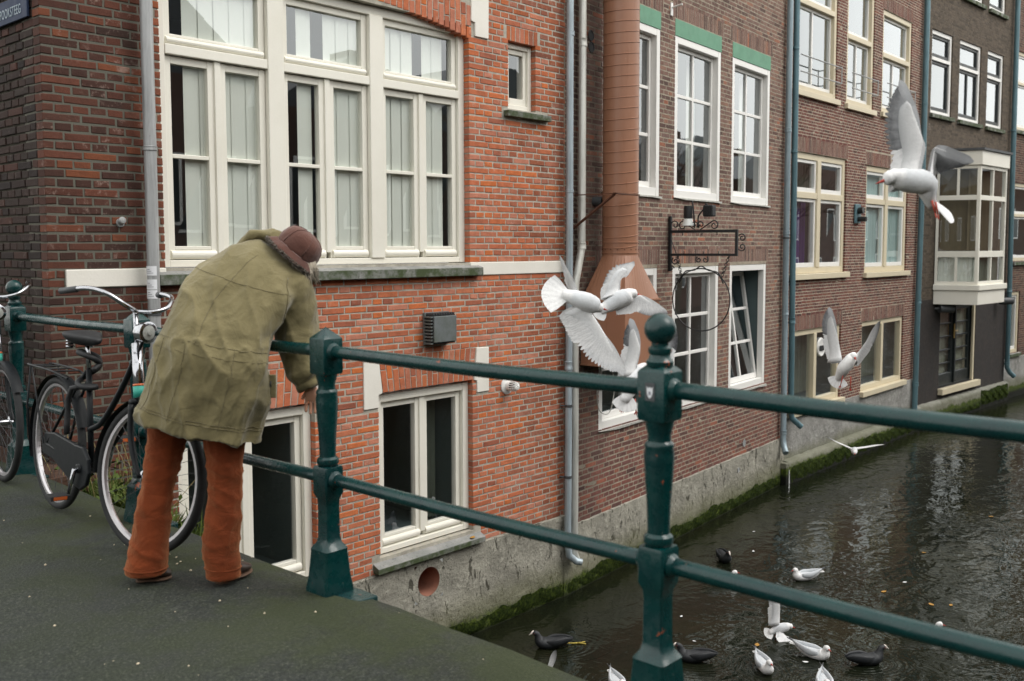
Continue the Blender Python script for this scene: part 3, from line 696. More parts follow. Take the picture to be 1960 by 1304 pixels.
# ================================================================== moss along the tide line
def fbm(x, y, s=0):
    return (math.sin(x * 7.1 + s) * math.sin(y * 9.3 + s * 2) + .6 * math.sin(x * 17.3 + y * 5 + s) * math.sin(y * 23.1 - x * 3) + .35 * math.sin(x * 41 + s) * math.sin(y * 47 + x * 9)) / 1.95
def moss_band(H, u0, u1, z0, z1, d, thick=.035, seed=0, gap=.0):
    nu = int((u1 - u0) / .022); nz = max(6, int((z1 - z0) / .022)); v = []; f = []
    for i in range(nu + 1):
        u = u0 + (u1 - u0) * i / nu; top = z1 + .05 * fbm(u * .6, 1.3, seed) + .02 * fbm(u * 3, 2, seed)
        for j in range(nz + 1):
            z = z0 + (top - z0) * j / nz; e = min(j, nz - j) / (nz / 2); e2 = min(i, nu - i, 6) / 6
            t = thick * (.35 + .65 * fbm(u * 2.2, z * 2.2, seed)) * min(1, e * 1.6) * e2
            v.append((u, d + .004 - max(-.012, t) - .006 * random.random() * e2, z))
    for i in range(nu):
        for j in range(nz): f.append((i * (nz + 1) + j, (i + 1) * (nz + 1) + j, (i + 1) * (nz + 1) + j + 1, i * (nz + 1) + j + 1))
    o = H.part('moss', MB().add(v, f), M['moss'], smooth=True); tag(o, kind='stuff'); return o
moss_band(A, 3.6, 8.13, WATER + .01, -2.21, -.024, .035, 1)

# ================================================================== house B (brown brick, duct and green panels)
B = House('canal_house', (8.1, 6.6), 5.7, 0, 'brown brick house with green panels over its white windows and a thick brown duct')
CB, HB = .058, .115
upB = [(.76, 2.105), (2.495, 3.85), (4.225, 5.59)]; loB = [(.70, 2.07), (2.48, 3.85), (4.225, 5.55)]
UZ = (2.05, 4.065); LZ = (-.665, 1.165)
opB = [(a, b, UZ[0], UZ[1]) for a, b in upB] + [(a, b, LZ[0], LZ[1]) for a, b in loB]; hole = [(a - .004, b + .004, c - .004, d + .004) for a, b, c, d in opB]
brB = opB + [(a - .01, b + .015, 4.06, 4.275) for a, b in upB] + [(a - .08, b + .08, 4.28, 4.48) for a, b in upB] + [(a - .08, b + .08, 1.2, 1.40) for a, b in loB] + [(a, b, 1.16, 1.21) for a, b in loB]
z0B = -1.63; nB = 126
qB = layout(0.0, 6.30, z0B, z0B + nB * CB, CB, HB, brB, ph=.02)
for a, b in upB: qB += soldiers(a - .07, b + .07, 4.285, 4.475, int((b - a + .14) / .062), 0, split=False)
for a, b in loB: qB += soldiers(a - .07, b + .07, 1.215, 1.40, int((b - a + .14) / .062), 0, split=False)
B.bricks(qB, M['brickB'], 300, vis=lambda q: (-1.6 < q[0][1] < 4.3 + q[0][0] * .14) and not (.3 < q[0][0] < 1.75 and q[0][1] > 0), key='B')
mb = MB(); wall_back(mb, -.02, 6.32, z0B - .02, z0B + nB * CB, hole, .0016, .3); mb.box(-.02, 6.32, .0016, .3, z0B + nB * CB, 9.8); B.part('wall', mb, M['mortarB'])
for a, b in upB:
    B.part('lintel_panel', MB().box(a - .004, b + .010, -.003, .10, 4.066, 4.272), M['green_panel'], bevel=.004)
    W = B.window(a, b, *UZ, rec=.004, fr=.085, sash=.055, mat='white', bars=lambda r, c: (1, 2), bw=.042, botfr=.10, srec=.075, rd=1.6)
    if a > 2: B.curtain(W, a + .15, a + .5, 2.2, 3.9, .8, 'curtain_net', 4, .03); B.curtain(W, b - .35, b - .1, 2.2, 3.95, .35, 'blind', 3, .01)
    B.part('sill_flashing', MB().prism([(a - .02, 2.048), (a + .3, 2.03), (b - .2, 2.03), (b + .02, 2.02), (b + .02, 2.045), (a - .02, 2.052)][::-1], -.03, .05), M['palepipe'])
for i, (a, b) in enumerate(loB):
    if i < 2:
        W = B.window(a, b, *LZ, rec=.004, fr=.085, sash=.055, mat='white', bars=lambda r, c: (1, 2), bw=.042, botfr=.10, srec=.075, rd=1.4); B.curtain(W, a + .1, b - .3, -.6, .6, .9, 'curtain_brown', 5, .04)
    else:
        W = B.window(a, b, *LZ, rec=.004, fr=.085, sash=0, mat='white', botfr=.10, pane=False, rd=1.4)
        ua, ub, za, zb, e0 = a + .09, b - .09, LZ[0] + .105, LZ[1] - .10, .085; th = R(8.5)
        def tilt(v): 
            y, z = v[1] - e0, v[2] - za; return (v[0], e0 + y * math.cos(th) + z * math.sin(th), za + z * math.cos(th) - y * math.sin(th))
        h = MB(); sw = .055; h.box(ua, ua + sw, e0, e0 + .05, za, zb); h.box(ub - sw, ub, e0, e0 + .05, za, zb); h.box(ua + sw, ub - sw, e0, e0 + .05, za, za + .075); h.box(ua + sw, ub - sw, e0, e0 + .05, zb - sw, zb)
        mid = (ua + ub) / 2; h.box(mid - .021, mid + .021, e0 + .004, e0 + .05, za + .075, zb - sw); hz = [za + .075, za + .075 + (zb - za - .13) / 3, za + .075 + 2 * (zb - za - .13) / 3, zb - sw]
        for zz in hz[1:-1]: h.box(ua + sw, mid - .021, e0 + .006, e0 + .05, zz - .021, zz + .021); h.box(mid + .021, ub - sw, e0 + .006, e0 + .05, zz - .021, zz + .021)
        h.v = [tilt(v) for v in h.v]; B.part('open_sash', h, M['white'], W, bevel=.004)
        for xa, xb in ((ua + sw, mid), (mid, ub - sw)):
            for p, q_ in zip(hz[:-1], hz[1:]):
                q = MB().quad((xa, e0 + .025, p), (xb, e0 + .025, p), (xb, e0 + .025, q_), (xa, e0 + .025, q_)); q.v = [tilt(v) for v in q.v]; B.part('pane', q, M['glass'], W)
    B.part('sill_flashing', MB().prism([(a - .02, LZ[0] - .002), (a + .4, LZ[0] - .03), (b - .3, LZ[0] - .022), (b + .02, LZ[0] - .04), (b + .02, LZ[0] - .004)][::-1], -.03, .05), M['palepipe'])
# plinth B
def sheetmb(a0, a1, b0, b1, y, amp=.008, step=.08):
    mb = MB(); k1 = max(1, int((a1 - a0) / step)); k2 = max(1, int((b1 - b0) / step)); vs = []
    for i in range(k1 + 1):
        for j in range(k2 + 1):
            a = a0 + (a1 - a0) * i / k1; b = b0 + (b1 - b0) * j / k2; vs.append((a, y + amp * fbm(a * .7, b * .7), b + (.012 * fbm(a * 1.4, 3) if j == k2 else 0)))
    mb.add(vs, [(i * (k2 + 1) + j, (i + 1) * (k2 + 1) + j, (i + 1) * (k2 + 1) + j + 1, i * (k2 + 1) + j + 1) for i in range(k1) for j in range(k2)]); n = (k2 + 1)
    tp = [vs[i * n + k2] for i in range(k1 + 1)]; mb.loft([tp, [(p[0], .06, p[2] + .012) for p in tp]], closed=False); return mb
B.part('plinth', sheetmb(-.05, 6.35, -3.0, -1.625, -.028), M['concA'], smooth='auto'); moss_band(B, 0.0, 6.3, WATER + .01, -2.20, -.03, .035, 4)
# round openings and patches in wall B
for (u, z, r, m_) in ((.50, 3.724, .055, 'black_iron'), (.51, 3.60, .055, 'black_iron'), (5.28, -.945, .05, 'clay'), (4.81, -1.47, .05, 'zinc'), (4.55, -1.82, .035, 'zinc')):
    b = B.world(u, 0, z); y0 = -.006 if z > -1.6 else -.036; mb = MB().lathe([(r * 1.1, y0), (r * 1.08, y0 - .003), (r * .92, y0 - .003), (r * .9, y0 + .002), (0, y0 + .003)], (u, 0, z), 16, 'y')
    B.part('wall_opening', mb, M[m_], smooth='auto')
b = B.world(2.378, 0, 4.38); e = empty('wall_bracket', b, B.ang); tag(e, 'small white bracket high on the brown wall left of green panel', 'bracket')
MB().box(-.03, .03, -.012, -.001, -.10, .06).build('plate', M['white_plastic'], e, bevel=.004); MB().tube([(0, -.012, 0), (0, -.14, .02), (.0, -.15, .02)], .012, 8).build('arm', M['white_plastic'], e)

# ------------------------------------------------------------------ the brown ventilation duct
def duct():
    base = B.world(.68, 0, .12); e = empty('ventilation_duct', base, B.ang); tag(e, 'thick brown spiral duct ending in a square box on the brick wall', 'duct')
    og = (.68, 0, .12); cu, cd, r = .672, -.285, .198
    rings = []; zs = [1.33]; z = 1.33
    mb = MB(); prof = []
    z = 1.33
    while z < 9.2:
        prof += [(r, z), (r, z + .104), (r + .005, z + .107), (r + .005, z + .112)]; z += .115
    mb.lathe(prof, (cu, cd, 0), 40, 'z'); 
    # helical shear: the seams climb a little round the pipe
    mb.v = [(x, y, zz + .028 * math.cos(math.atan2(y - cd, x - cu))) if zz > 1.4 else (x, y, zz) for x, y, zz in mb.v]
    o = mb.build('spiral_pipe', M['steel_duct'], e, org=og, smooth='auto')
    q = MB()
    for zz in (1.355, 1.47):
        q.lathe([(r, zz), (r + .006, zz + .002), (r + .006, zz + .012), (r, zz + .014)], (cu, cd, 0), 40)
    q.build('seam_ring', M['steel_duct'], o, org=og, smooth='auto')
    for k_ in range(16):
        t = k_ / 16 * 2 * math.pi; MB().lathe([(0, -.006), (.006, -.004), (.007, 0)], (0, 0, 0), 6, 'x').build('rivet', M['rust'], o, xf=Matrix.Translation((cu + (r + .001) * math.cos(t) - og[0], cd + (r + .001) * math.sin(t) - og[1], 1.40 - og[2])) @ Matrix.Rotation(t + math.pi, 4, 'Z'))
    # square to round
    x0, x1, y0, y1, zb, zt = .30, 1.06, -.57, -.012, .70, 1.335; n = 40; ringt = []; ringb = []
    for t in np.linspace(0, 2 * math.pi, n, endpoint=False):
        c, s_ = math.cos(t), math.sin(t); ringt.append((cu + r * c, cd + r * s_, zt))
        k_ = 1 / max(abs(c), abs(s_)); ringb.append(((x0 + x1) / 2 + (x1 - x0) / 2 * c * k_, (y0 + y1) / 2 + (y1 - y0) / 2 * s_ * k_, zb + .14))
    MB().loft([ringb, ringt]).build('transition', M['steel_duct'], e, org=og)
    MB().box(x0, x1, y0, y1, .135, .845).build('box', M['steel_duct'], e, org=og, bevel=.006)
    f = MB(); f.box(x0 - .015, x1 + .015, y0 - .015, y1, .835, .855); f.box(x0 - .012, x1 + .012, y0 - .012, y1, .135, .15); f.build('flange', M['steel_duct'], e, org=og)
    # bracket: rusty angle irons
    br = empty('duct_bracket', B.world(.25, 0, 1.98), B.ang); tag(br, 'rusty triangular angle iron bracket beside the brown duct', 'bracket')
    og2 = (.25, 0, 1.98); MB().box(.10, .60, -.57, -.53, 1.975, 1.99).box(.10, .14, -.57, 0, 1.975, 1.985).build('top_bar', M['rust'], br, org=og2)
    MB().tube([(.12, -.02, 1.62), (.12, -.54, 1.975)], .016, 4).build('brace', M['rust'], br, org=og2)
    MB().lathe([(.052, 0), (.052, -.12), (.046, -.12), (.046, -.01), (0, -.01)], (.585, 0, 1.93), 16, 'y').build('outlet', M['dark_metal'], br, org=og2, smooth='auto')
duct()
# cables hanging by the lower left window
b = B.world(.6, -.05, -.4); e = empty('loose_cable', b); tag(e, 'thin pale cable looping loosely below the duct', 'cable')
MB().tube(smooth_path([B.world(.72, -.02, .1), B.world(.62, -.03, -.2), B.world(.66, -.04, -.42), B.world(.86, -.05, -.46), B.world(.98, -.04, -.2), B.world(.95, -.02, .05)], 8), .006, 5).build('cable', M['palepipe'], e, org=b, smooth=True)

# ------------------------------------------------------------------ wrought iron hanging sign frame (no board in it)
def signframe():
    base = B.world(2.354, 0, 1.12); e = empty('hanging_sign_frame', base, B.ang); tag(e, 'black wrought iron sign frame with an empty ring hanging below', 'sign frame')
    og = (2.354, 0, 1.12); u = 2.354
    P = lambda s_, z: (u, -s_, z)
    def bar(pts, r, name, n=6, sm=True): return MB().tube([P(*p) for p in pts], r, n).build(name, M['black_iron'], e, org=og, smooth=sm)
    MB().box(u - .02, u + .02, -.045, -.008, 1.12, 1.81).build('wall_post', M['black_iron'], e, org=og, bevel=.004)
    MB().box(u - .018, u + .018, -.93, -.045, 1.60, 1.635).build('top_bar', M['black_iron'], e, org=og)
    MB().box(u - .018, u + .018, -.93, -.045, 1.315, 1.345).build('bottom_bar', M['black_iron'], e, org=og)
    MB().box(u - .0165, u + .0165, -.93, -.90, 1.345, 1.60).build('end_bar', M['black_iron'], e, org=og)
    def scroll(c, r0, turns, a0, dirn=1, nm='scroll', tail=None):
        pts = []
        for t in np.linspace(0, 1, 26):
            a = a0 + dirn * t * turns * 2 * math.pi; rr = r0 * (1 - .82 * t); pts.append((c[0] + rr * math.cos(a), c[1] + rr * math.sin(a)))
        if tail: pts = [tail] + pts
        bar(pts, .0075, nm)
    scroll((.095, 1.70), .065, 1.2, -2.4, -1); scroll((.20, 1.69), .055, 1.2, 1.5, 1, tail=(.36, 1.64)); scroll((.62, 1.69), .06, 1.25, 1.7, -1, tail=(.44, 1.64))
    scroll((.355, 1.70), .05, 1.2, -.8, 1); scroll((.445, 1.70), .05, 1.2, math.pi + .8, -1); scroll((.985, 1.535), .05, 1.3, 2.6, -1); scroll((.985, 1.425), .05, 1.3, -2.6, 1)
    scroll((.10, 1.25), .05, 1.2, 2.2, 1); scroll((.42, 1.27), .04, 1.3, 2.0, 1); scroll((.51, 1.27), .04, 1.3, 1.1, -1); scroll((.05, 1.16), .035, 1.2, 0, 1)
    for s_ in (.2, .46, .66): bar([(s_, 1.60), (s_, 1.57)], .006, 'hanger_pin'); bar([(s_ + .02, 1.345), (s_ + .02, 1.375)], .006, 'hanger_pin')
    MB().torus((u, -.455, .775), .385, .008, ax=(1, 0, 0), n=64, k=6).build('ring', M['black_iron'], e, org=og, smooth=True)
    bar(smooth_path([(.16, .98), (.24, 1.12), (.36, 1.14), (.455, 1.19), (.55, 1.14), (.68, 1.11), (.75, .98)], 5), .008, 'yoke')
    def chain(p, q, n, nm='chain'):
        mb = MB(); p = V(*p); q = V(*q); ax = unit(q - p)
        for i in range(n):
            c = p + (q - p) * (i + .5) / n; mb.torus(c, .017, .0045, ax=(1, 0, 0) if i % 2 else (0, .7, .7), n=10, k=5)
        mb.build(nm, M['black_iron'], e, org=og)
    chain(P(.13, 1.315), P(.19, 1.04), 9); chain(P(.82, 1.315), P(.72, 1.04), 9)
    bar([(.03, 1.55), (.13, 1.30)], .005, 'stay')
    # two little spotlights on stalks above
    for (s0, zt, tx, z1, nm) in ((.36, 1.66, .31, 1.99, 'spotlight'), (.42, 1.66, .50, 1.95, 'spotlight')):
        st = bar(smooth_path([(s0, zt), (s0 - .01, zt + .14), (tx + .02, z1 - .02), (tx, z1)], 5), .010, 'lamp_stalk')
    l1 = MB().lathe([(.0, .0), (.05, 0), (.055, -.03), (.055, -.15), (.04, -.16)], P(.27, 1.935), 12).build('spotlight', M['black_iron'], e, org=og, smooth='auto')
    MB().lathe([(.05, 0), (.082, -.085), (.078, -.088), (.045, -.01)], P(.27, 1.775), 14).build('reflector', M['bulb'], l1, org=og, smooth='auto')
    l2 = MB().box(u - .055, u + .055, -.62, -.49, 1.80, 1.93).build('spotlight', M['black_iron'], e, org=og, bevel=.012)
    for k_ in range(5): MB().box(u - .058, u + .058, -.61 + k_ * .024, -.604 + k_ * .024, 1.795, 1.935).build('cooling_fin', M['black_iron'], l2, org=og)
signframe()

# ------------------------------------------------------------------ pipes between A and B, B and C, C and D, D and E
wp = lambda H, u, d, z: H.world(u, d, z)
vpipe('drainpipe', [(8.095, 6.52, 9.5), (8.08, 6.52, 1.0), (8.065, 6.52, -1.2), (8.06, 6.52, -1.78), (8.075, 6.51, -1.90), (8.14, 6.47, -1.97), (8.19, 6.43, -1.985)], .037, 'skypipe', 'blue grey drainpipe with a curved foot at the joint of the orange and brown houses', collars=[((8.092, 6.52, 3.62), .05), ((8.083, 6.52, 2.0), .03), ((8.07, 6.52, .12), .09), ((8.061, 6.52, -1.74), .07)], brackets=[((8.072, 6.52, -.28), (-.6, .8, 0), .09), ((8.063, 6.52, -1.05), (-.6, .8, 0), .09)])
vpipe('drainpipe', [wp(B, .245, -.07, 9.5), wp(B, .225, -.07, 1.42), wp(B, .20, -.07, 1.34), wp(B, .09, -.08, 1.06), wp(B, .075, -.085, .95), wp(B, .07, -.085, -.9), wp(B, .065, -.085, -1.9), wp(B, .085, -.1, -1.97)], [.041] * 5 + [.042] * 3, 'palepipe', 'pale worn drainpipe that bends left beside the brown duct', collars=[(wp(B, .235, -.07, 3.55), .09), (wp(B, .226, -.07, 1.40), .07)])
vpipe('drainpipe', [wp(B, 6.16, -.07, 9.5), wp(B, 6.17, -.07, 1.0), wp(B, 6.19, -.07, -1.62), wp(B, 6.16, -.10, -1.74), wp(B, 6.08, -.16, -1.82)], .047, 'bluepipe', 'grey blue drainpipe at the end of the brown house, nearer the water of its pair', collars=[(wp(B, 6.165, -.07, 3.2), .06), (wp(B, 6.17, -.07, 1.62), .05), (wp(B, 6.18, -.07, .35), .08), (wp(B, 6.19, -.07, -1.55), .07)], brackets=[(wp(B, 6.17, -.07, 1.55), (0, 1, 0), .1)])
C = House('canal_house', (14.45, 7.235), 1.6, 0, 'red brick house with beige window frames and pale blue curtains')
vpipe('drainpipe', [wp(C, .02, -.08, 9.5), wp(C, .06, -.08, 1.0), wp(C, .085, -.08, -1.20), wp(C, .10, -.10, -1.33), wp(C, .22, -.2, -1.47)], .047, 'tealpipe', 'teal drainpipe with a spout over the grey render of the red brick house', collars=[(wp(C, .03, -.08, 4.5), .05), (wp(C, .04, -.08, 2.9), .05), (wp(C, .07, -.08, .2), .1), (wp(C, .085, -.08, -1.15), .08)])
vpipe('drainpipe', [wp(C, 6.12, -.08, 9.5), wp(C, 6.10, -.08, 3), wp(C, 6.02, -.08, -.2), wp(C, 6.0, -.08, -2.1)], .056, 'tealpipe', 'teal drainpipe between the red brick house and the dark house', collars=[(wp(C, 6.105, -.08, 4.3), .04), (wp(C, 6.04, -.08, .25), .1), (wp(C, 6.01, -.08, -1.45), .08)])

# ================================================================== house C
CC, HC = .05, .092
upC = [(.165, 1.83, 3.93, 6.25), (2.25, 3.51, 3.92, 6.05), (3.93, 5.50, 3.95, 5.84)]; miC = [(.14, 2.35, .985, 2.955), (3.275, 5.49, .95, 2.92)]; loC = [(.18, 2.255, -1.24, .055), (3.225, 5.43, -1.26, .035)]
opC = upC + miC + loC; hole = [(a - .004, b + .004, c - .004, d + .004) for a, b, c, d in opC]
brC = opC + [(a - .06, b + .06, d, d + .25) for a, b, c, d in opC[2:]] + [(a - .06, b + .08, c - .1, c) for a, b, c, d in opC]
qC = layout(0, 6.12, -1.31, -1.31 + 176 * CC, CC, HC, brC, joint=.012)
for a, b, c, d in opC[2:]: qC += soldiers(a - .05, b + .05, d + .006, d + .245, int((b - a) / .052), 0, split=False, joint=.014)
C.bricks(qC, M['brickC'], 0, key='C'); C.part('gap_filler', MB().box(-.22, .05, .03, .5, -3.0, 9.5), M['mortarD'])  # filler block added to keep sky from showing through between the two houses
mb = MB(); wall_back(mb, 0, 6.13, -1.33, 7.49, hole, .0016, .3); mb.box(0, 6.13, .0016, .3, 7.49, 11); C.part('wall', mb, M['mortarC'])
for i, (a, b, c, d) in enumerate(upC):
    tz = (5.35, 5.10, 5.02)[i]
    W = C.window(a, b, c, d, rec=.02, fr=.09, trans=(tz,), tw=.085, sash=.05, mat='beige', sashmat='white', srec=.06, bars=lambda r, cc: ((1, 0) if r == 0 else (0, 0)), bw=.05, rd=1.2)
    C.curtain(W, a + .25, b - .3, c + .15, d - .2, .75, 'blind', 7, .03)
    C.part('window_sill', MB().box(a - .05, b + .06, -.06, .04, c - .095, c - .003), M['beige'], bevel=.006)
    for zz in (c + .26, c + .52): C.part('guard_rail', MB().tube([(a + .02, -.10, zz), (b - .03, -.10, zz)], .011, 6).tube([(b - .03, -.10, zz), (b - .03, .03, zz)], .011, 6), M['zinc'])
    C.part('guard_post', MB().tube([(b - .03, -.10, c + .26), (b - .03, -.10, c + .54)], .010, 6), M['zinc'])
for i, (a, b, c, d) in enumerate(miC):
    W = C.window(a, b, c, d, rec=.03, fr=.10, mull=((a + b) / 2,), trans=(2.27,), mw=.14, tw=.10, sash=.055, mat='beige', sashmat='white', srec=.02, rd=1.2)
    if i == 0: C.curtain(W, a + .12, a + .75, c + .1, 2.25, .22, 'curtain_purple', 7, .02); C.curtain(W, b - .85, b - .62, c + .1, 2.25, .5, 'curtain_purple', 3, .03); C.curtain(W, a + .1, b - .1, 2.3, d - .1, .5, 'curtain_net', 18, .01)
    else: C.curtain(W, a + .1, b - .1, c + .1, d - .1, .15, 'curtain_blue', 16, .008)
    C.part('window_sill', MB().box(a - .06, b + .09, -.07, .05, c - .095, c - .003), M['beige'], bevel=.006)
for i, (a, b, c, d) in enumerate(loC):
    W = C.window(a, b, c, d, rec=.03, fr=.09, mull=((a + b) / 2,), mw=.11, sash=0, mat='beige', rd=1.3); C.curtain(W, a + .1, b - .1, c + .08, d - .1, .55, 'curtain_net', 26, .014)
    C.part('window_sill', MB().box(a - .05, b + .07, -.08, .05, c - .10, c - .003), M['beige'], bevel=.006)
    if i == 0:
        q = MB().lathe([(.0, -.02), (.10, -.02), (.15, -.03), (.165, -.015), (.165, 0)], (1.55, .075, -.30), 22, 'y'); f = C.part('pane_fan', q, M['white_plastic'], W, smooth='auto'); C.part('fan_slot', MB().prism([(1.46, -.36), (1.64, -.36), (1.64, -.27), (1.46, -.27)], .04, .0445), M['black_iron'], W)
C.part('render_foot', sheetmb(-.02, 6.15, -2.2, -1.315, -.012, .003), M['concC'], smooth='auto')
# rounded ledge at the water: pale rim above, moss on its face
def ledge(H, u0, u1, zt, d, name='quay_ledge', rim=None):
    n = 60; rings = []
    for i in range(n + 1):
        u = u0 + (u1 - u0) * i / n; w_ = .012 * fbm(u * .9, 1) + .012 * fbm(u * 2.3, 5); 
        rings.append([(u, .05, zt + .035), (u, -.03, zt + .03 + w_), (u, d + .03, zt + .012 + w_), (u, d + .004 + w_, zt - .02), (u, d, zt - .08), (u, d - .01 + w_, WATER - .05), (u, d - .01, WATER - .6)])
    return H.part(name, MB().loft(rings, closed=False), M['concC'], smooth=True)
ledge(C, -.05, 6.15, -2.03, -.14); C.part('ledge_end', MB().box(-.16, -.045, -.135, .12, -3.0, -2.02), M['concC'], bevel=.01); moss_band(C, .0, 6.1, WATER + .01, -2.12, -.145, .042, 9)
b = C.world(2.83, -.01, 2.02); e = empty('wall_lamp', b, C.ang); tag(e, 'small dark green wall lamp between the two middle windows', 'wall lamp')
MB().box(-.13, .13, -.03, 0, -.17, .17).build('back_plate', M['tealpipe'], e, bevel=.01); MB().tube([(0, -.03, .05), (0, -.12, .06)], .06, 10).build('lamp_head', M['black_wood'], e); MB().tube([(.0, -.03, -.1), (.0, -.18, -.1)], .045, 10).build('lamp_tube', M['black_wood'], e)

# ================================================================== house D (dark, with a bay)
D_ = House('canal_house', (20.55, 7.41), -2.5, 0, 'dark brown house with a cream glazed bay and a black plastered ground floor')
upD = [(.51, 1.625, 4.19, 5.92), (2.02, 3.30, 4.19, 5.93), (3.70, 4.755, 4.19, 5.93)]; tpD = [(a, b, 6.85, 8.5) for a, b, c, d in upD]; dorD = (1.33, 3.42, -1.66, .20)
hole = [(a - .004, b + .004, c - .004, d + .004) for a, b, c, d in upD + tpD + [dorD]]
qD = layout(0, 5.45, .31, .31 + 151 * .055, .055, .10, upD + tpD, joint=.010); D_.bricks(qD, M['brickD'], 0, key='D')
mb = MB(); wall_back(mb, 0, 5.46, .30, 8.62, hole[:-1], .0016, .3); mb.box(0, 5.46, .0016, .3, 8.62, 10); D_.part('wall', mb, M['mortarD'])
mb = MB(); wall_back(mb, 0, 5.46, -1.95, .305, [hole[-1]], -.015, .3); D_.part('plastered_wall', mb, M['plasterD'], bevel=.004)
for (a, b, c, d) in upD + tpD:
    W = D_.window(a, b, c, d, rec=.03, fr=.085, trans=(c + 1.15,), tw=.07, sash=.06, mat='white', sashmat='black_wood', srec=.03, bars=lambda r, cc: ((1, 0) if (r == 0 and a > 2 and a < 3) else (0, 0)), bw=.06, rd=1.2); D_.curtain(W, a + .1, b - .1, c + .1, d - .1, .6, 'blind', 8, .02)
    D_.part('window_sill', MB().box(a - .05, b + .06, -.07, .04, c - .085, c - .002), M['sill_stone'], bevel=.006)
# bay window: canted, glazed on all sides
def bay():
    P = [(.93, -.016), (1.19, -.80), (2.76, -.80), (3.02, -.016)]
    def face(i):
        a, b = V(*P[i]), V(*P[i + 1]); t = unit(b - a); n_ = V(t[1], -t[0]); L = np.linalg.norm(b - a); return lambda s_, o, z: (a[0] + t[0] * s_ * L + n_[0] * o, a[1] + t[1] * s_ * L + n_[1] * o, z), L
    off = lambda k_: [(.93 - k_, -.016), (1.19 - k_ * .75, -.80 - k_), (2.76 + k_ * .75, -.80 - k_), (3.02 + k_, -.016)]
    F = D_.part('bay_base', MB().prism_z(off(.03), .20, .50), M['cream'], bevel=.006); D_.part('bay_sill', MB().prism_z(off(.07), .502, .62), M['cream'], F, bevel=.01)
    D_.part('bay_cornice', MB().prism_z(off(.05), 3.12, 3.42), M['cream'], F, bevel=.01); D_.part('bay_cap', MB().prism_z(off(.09), 3.422, 3.47), M['dark_metal'], F)
    q = MB().prism_z([(1.05, -.02), (1.28, -.7), (2.68, -.7), (2.9, -.02)], .63, .64); D_.part('bay_floor', q, M['room'], F)
    for i in range(3):
        f, L = face(i); two = [0, .5, 1]
        def bar(s0, s1, z0, z1, o0=-.06, o1=.012, nm='bay_bar'):
            q = MB(); vs = [f(s, o, z) for z in (z0, z1) for (s, o) in ((s0, o1), (s1, o1), (s1, o0), (s0, o0))]; q.add(vs, [(3, 2, 1, 0), (4, 5, 6, 7), (0, 1, 5, 4), (1, 2, 6, 5), (2, 3, 7, 6), (3, 0, 4, 7)]); D_.part(nm, q, M['cream'], F, bevel=.004)
        w_ = .055 / L
        bar(0, w_, .62, 3.12); bar(1 - w_, 1, .62, 3.12)
        for z0, z1 in ((.62, .69), (1.20, 1.33), (2.40, 2.50), (3.05, 3.12)): bar(w_, 1 - w_, z0, z1, o1=.006)
        lights = [(.69, 1.20, 2), (1.33, 2.40, 2 if i == 1 else 1), (2.50, 3.05, 2)]
        for z0, z1, nl in lights:
            if nl == 2: bar(.5 - w_ * .5, .5 + w_ * .5, z0, z1, o1=.002)
            for k_ in range(nl):
                s0 = w_ if k_ == 0 else .5 + w_ * .5; s1 = (1 - w_) if k_ == nl - 1 else .5 - w_ * .5
                q = MB().quad(f(s0, -.03, z0), f(s1, -.03, z0), f(s1, -.03, z1), f(s0, -.03, z1)); D_.part('pane', q, M['glass'], F)
        if i < 2:
            q = MB(); n = 30; q.loft([[f(w_ + (1 - 2 * w_) * k_ / n, -.12 - .012 * math.sin(k_ * 1.9), z) for k_ in range(n + 1)] for z in (.69, 1.22)], closed=False); D_.part('net_curtain', q, M['curtain_net' if i else 'blind'], F, smooth=True)
            q = MB(); q.loft([[f(w_ + (1 - 2 * w_) * k_ / n, -.25 - .004 * math.sin(k_ * 1.1), z) for k_ in range(n + 1)] for z in (1.34, 3.05)], closed=False); D_.part('roller_blind', q, M['curtain_brown'], F, smooth=True)
bay()
# garden doors down to the water
W = D_.window(*dorD, rec=.05, fr=.05, mull=((dorD[0] + dorD[1]) / 2,), mw=.05, sash=.13, mat='black_wood', srec=.03, bars=lambda r, c: (0, 4), bw=.03, botfr=.03, name='double_door', rd=.4); D_.part('door_jamb', MB().box(dorD[1] - .085, dorD[1] + .002, -.004, .048, dorD[2], dorD[3]), M['beige'], W, bevel=.004); D_.curtain(W, dorD[0] + .15, dorD[1] - .15, -1.4, .1, .20, 'curtain_pale', 9, .008)
D_.part('door_panel', MB().box(dorD[0] + .13, 2.33, .075, .13, -1.60, -1.38).box(2.42, dorD[1] - .13, .075, .13, -1.60, -1.38), M['black_wood'], W, bevel=.02); D_.part('door_handle', MB().tube([(2.32, .05, -.62), (2.32, .05, -.30)], .018, 8).tube([(2.32, .04, -.46), (2.46, .03, -.46)], .016, 8), M['brass'], W)
D_.part('door_sill', MB().box(dorD[0] - .03, dorD[1] + .15, -.12, .1, -1.80, -1.665), M['beige'], bevel=.008)
for nm, u, z in (('wall_lamp', 1.0, .10), ('wall_lamp', 4.7, .12)):
    b = D_.world(u, -.016, z); e = empty(nm, b, D_.ang); tag(e, 'dark cylinder wall lamp under the bay, ' + ('left of the black door' if u < 2 else 'right of the black door'), 'wall lamp', 'cylinder lamps under the bay')
    MB().tube([(0, -.10, 0), (.24, -.30, 0)], .085, 14).build('lamp_tube', M['dark_metal'], e, smooth='auto'); MB().tube([(0, 0, 0), (.06, -.16, 0)], .03, 8).build('lamp_arm', M['dark_metal'], e)
ledge(D_, 0, 5.5, -1.93, -.12); moss_band(D_, 3.6, 5.45, -2.30, -1.95, -.125, .07, 3); moss_band(D_, 0, 3.7, -2.34, -2.2, -.125, .05, 5)

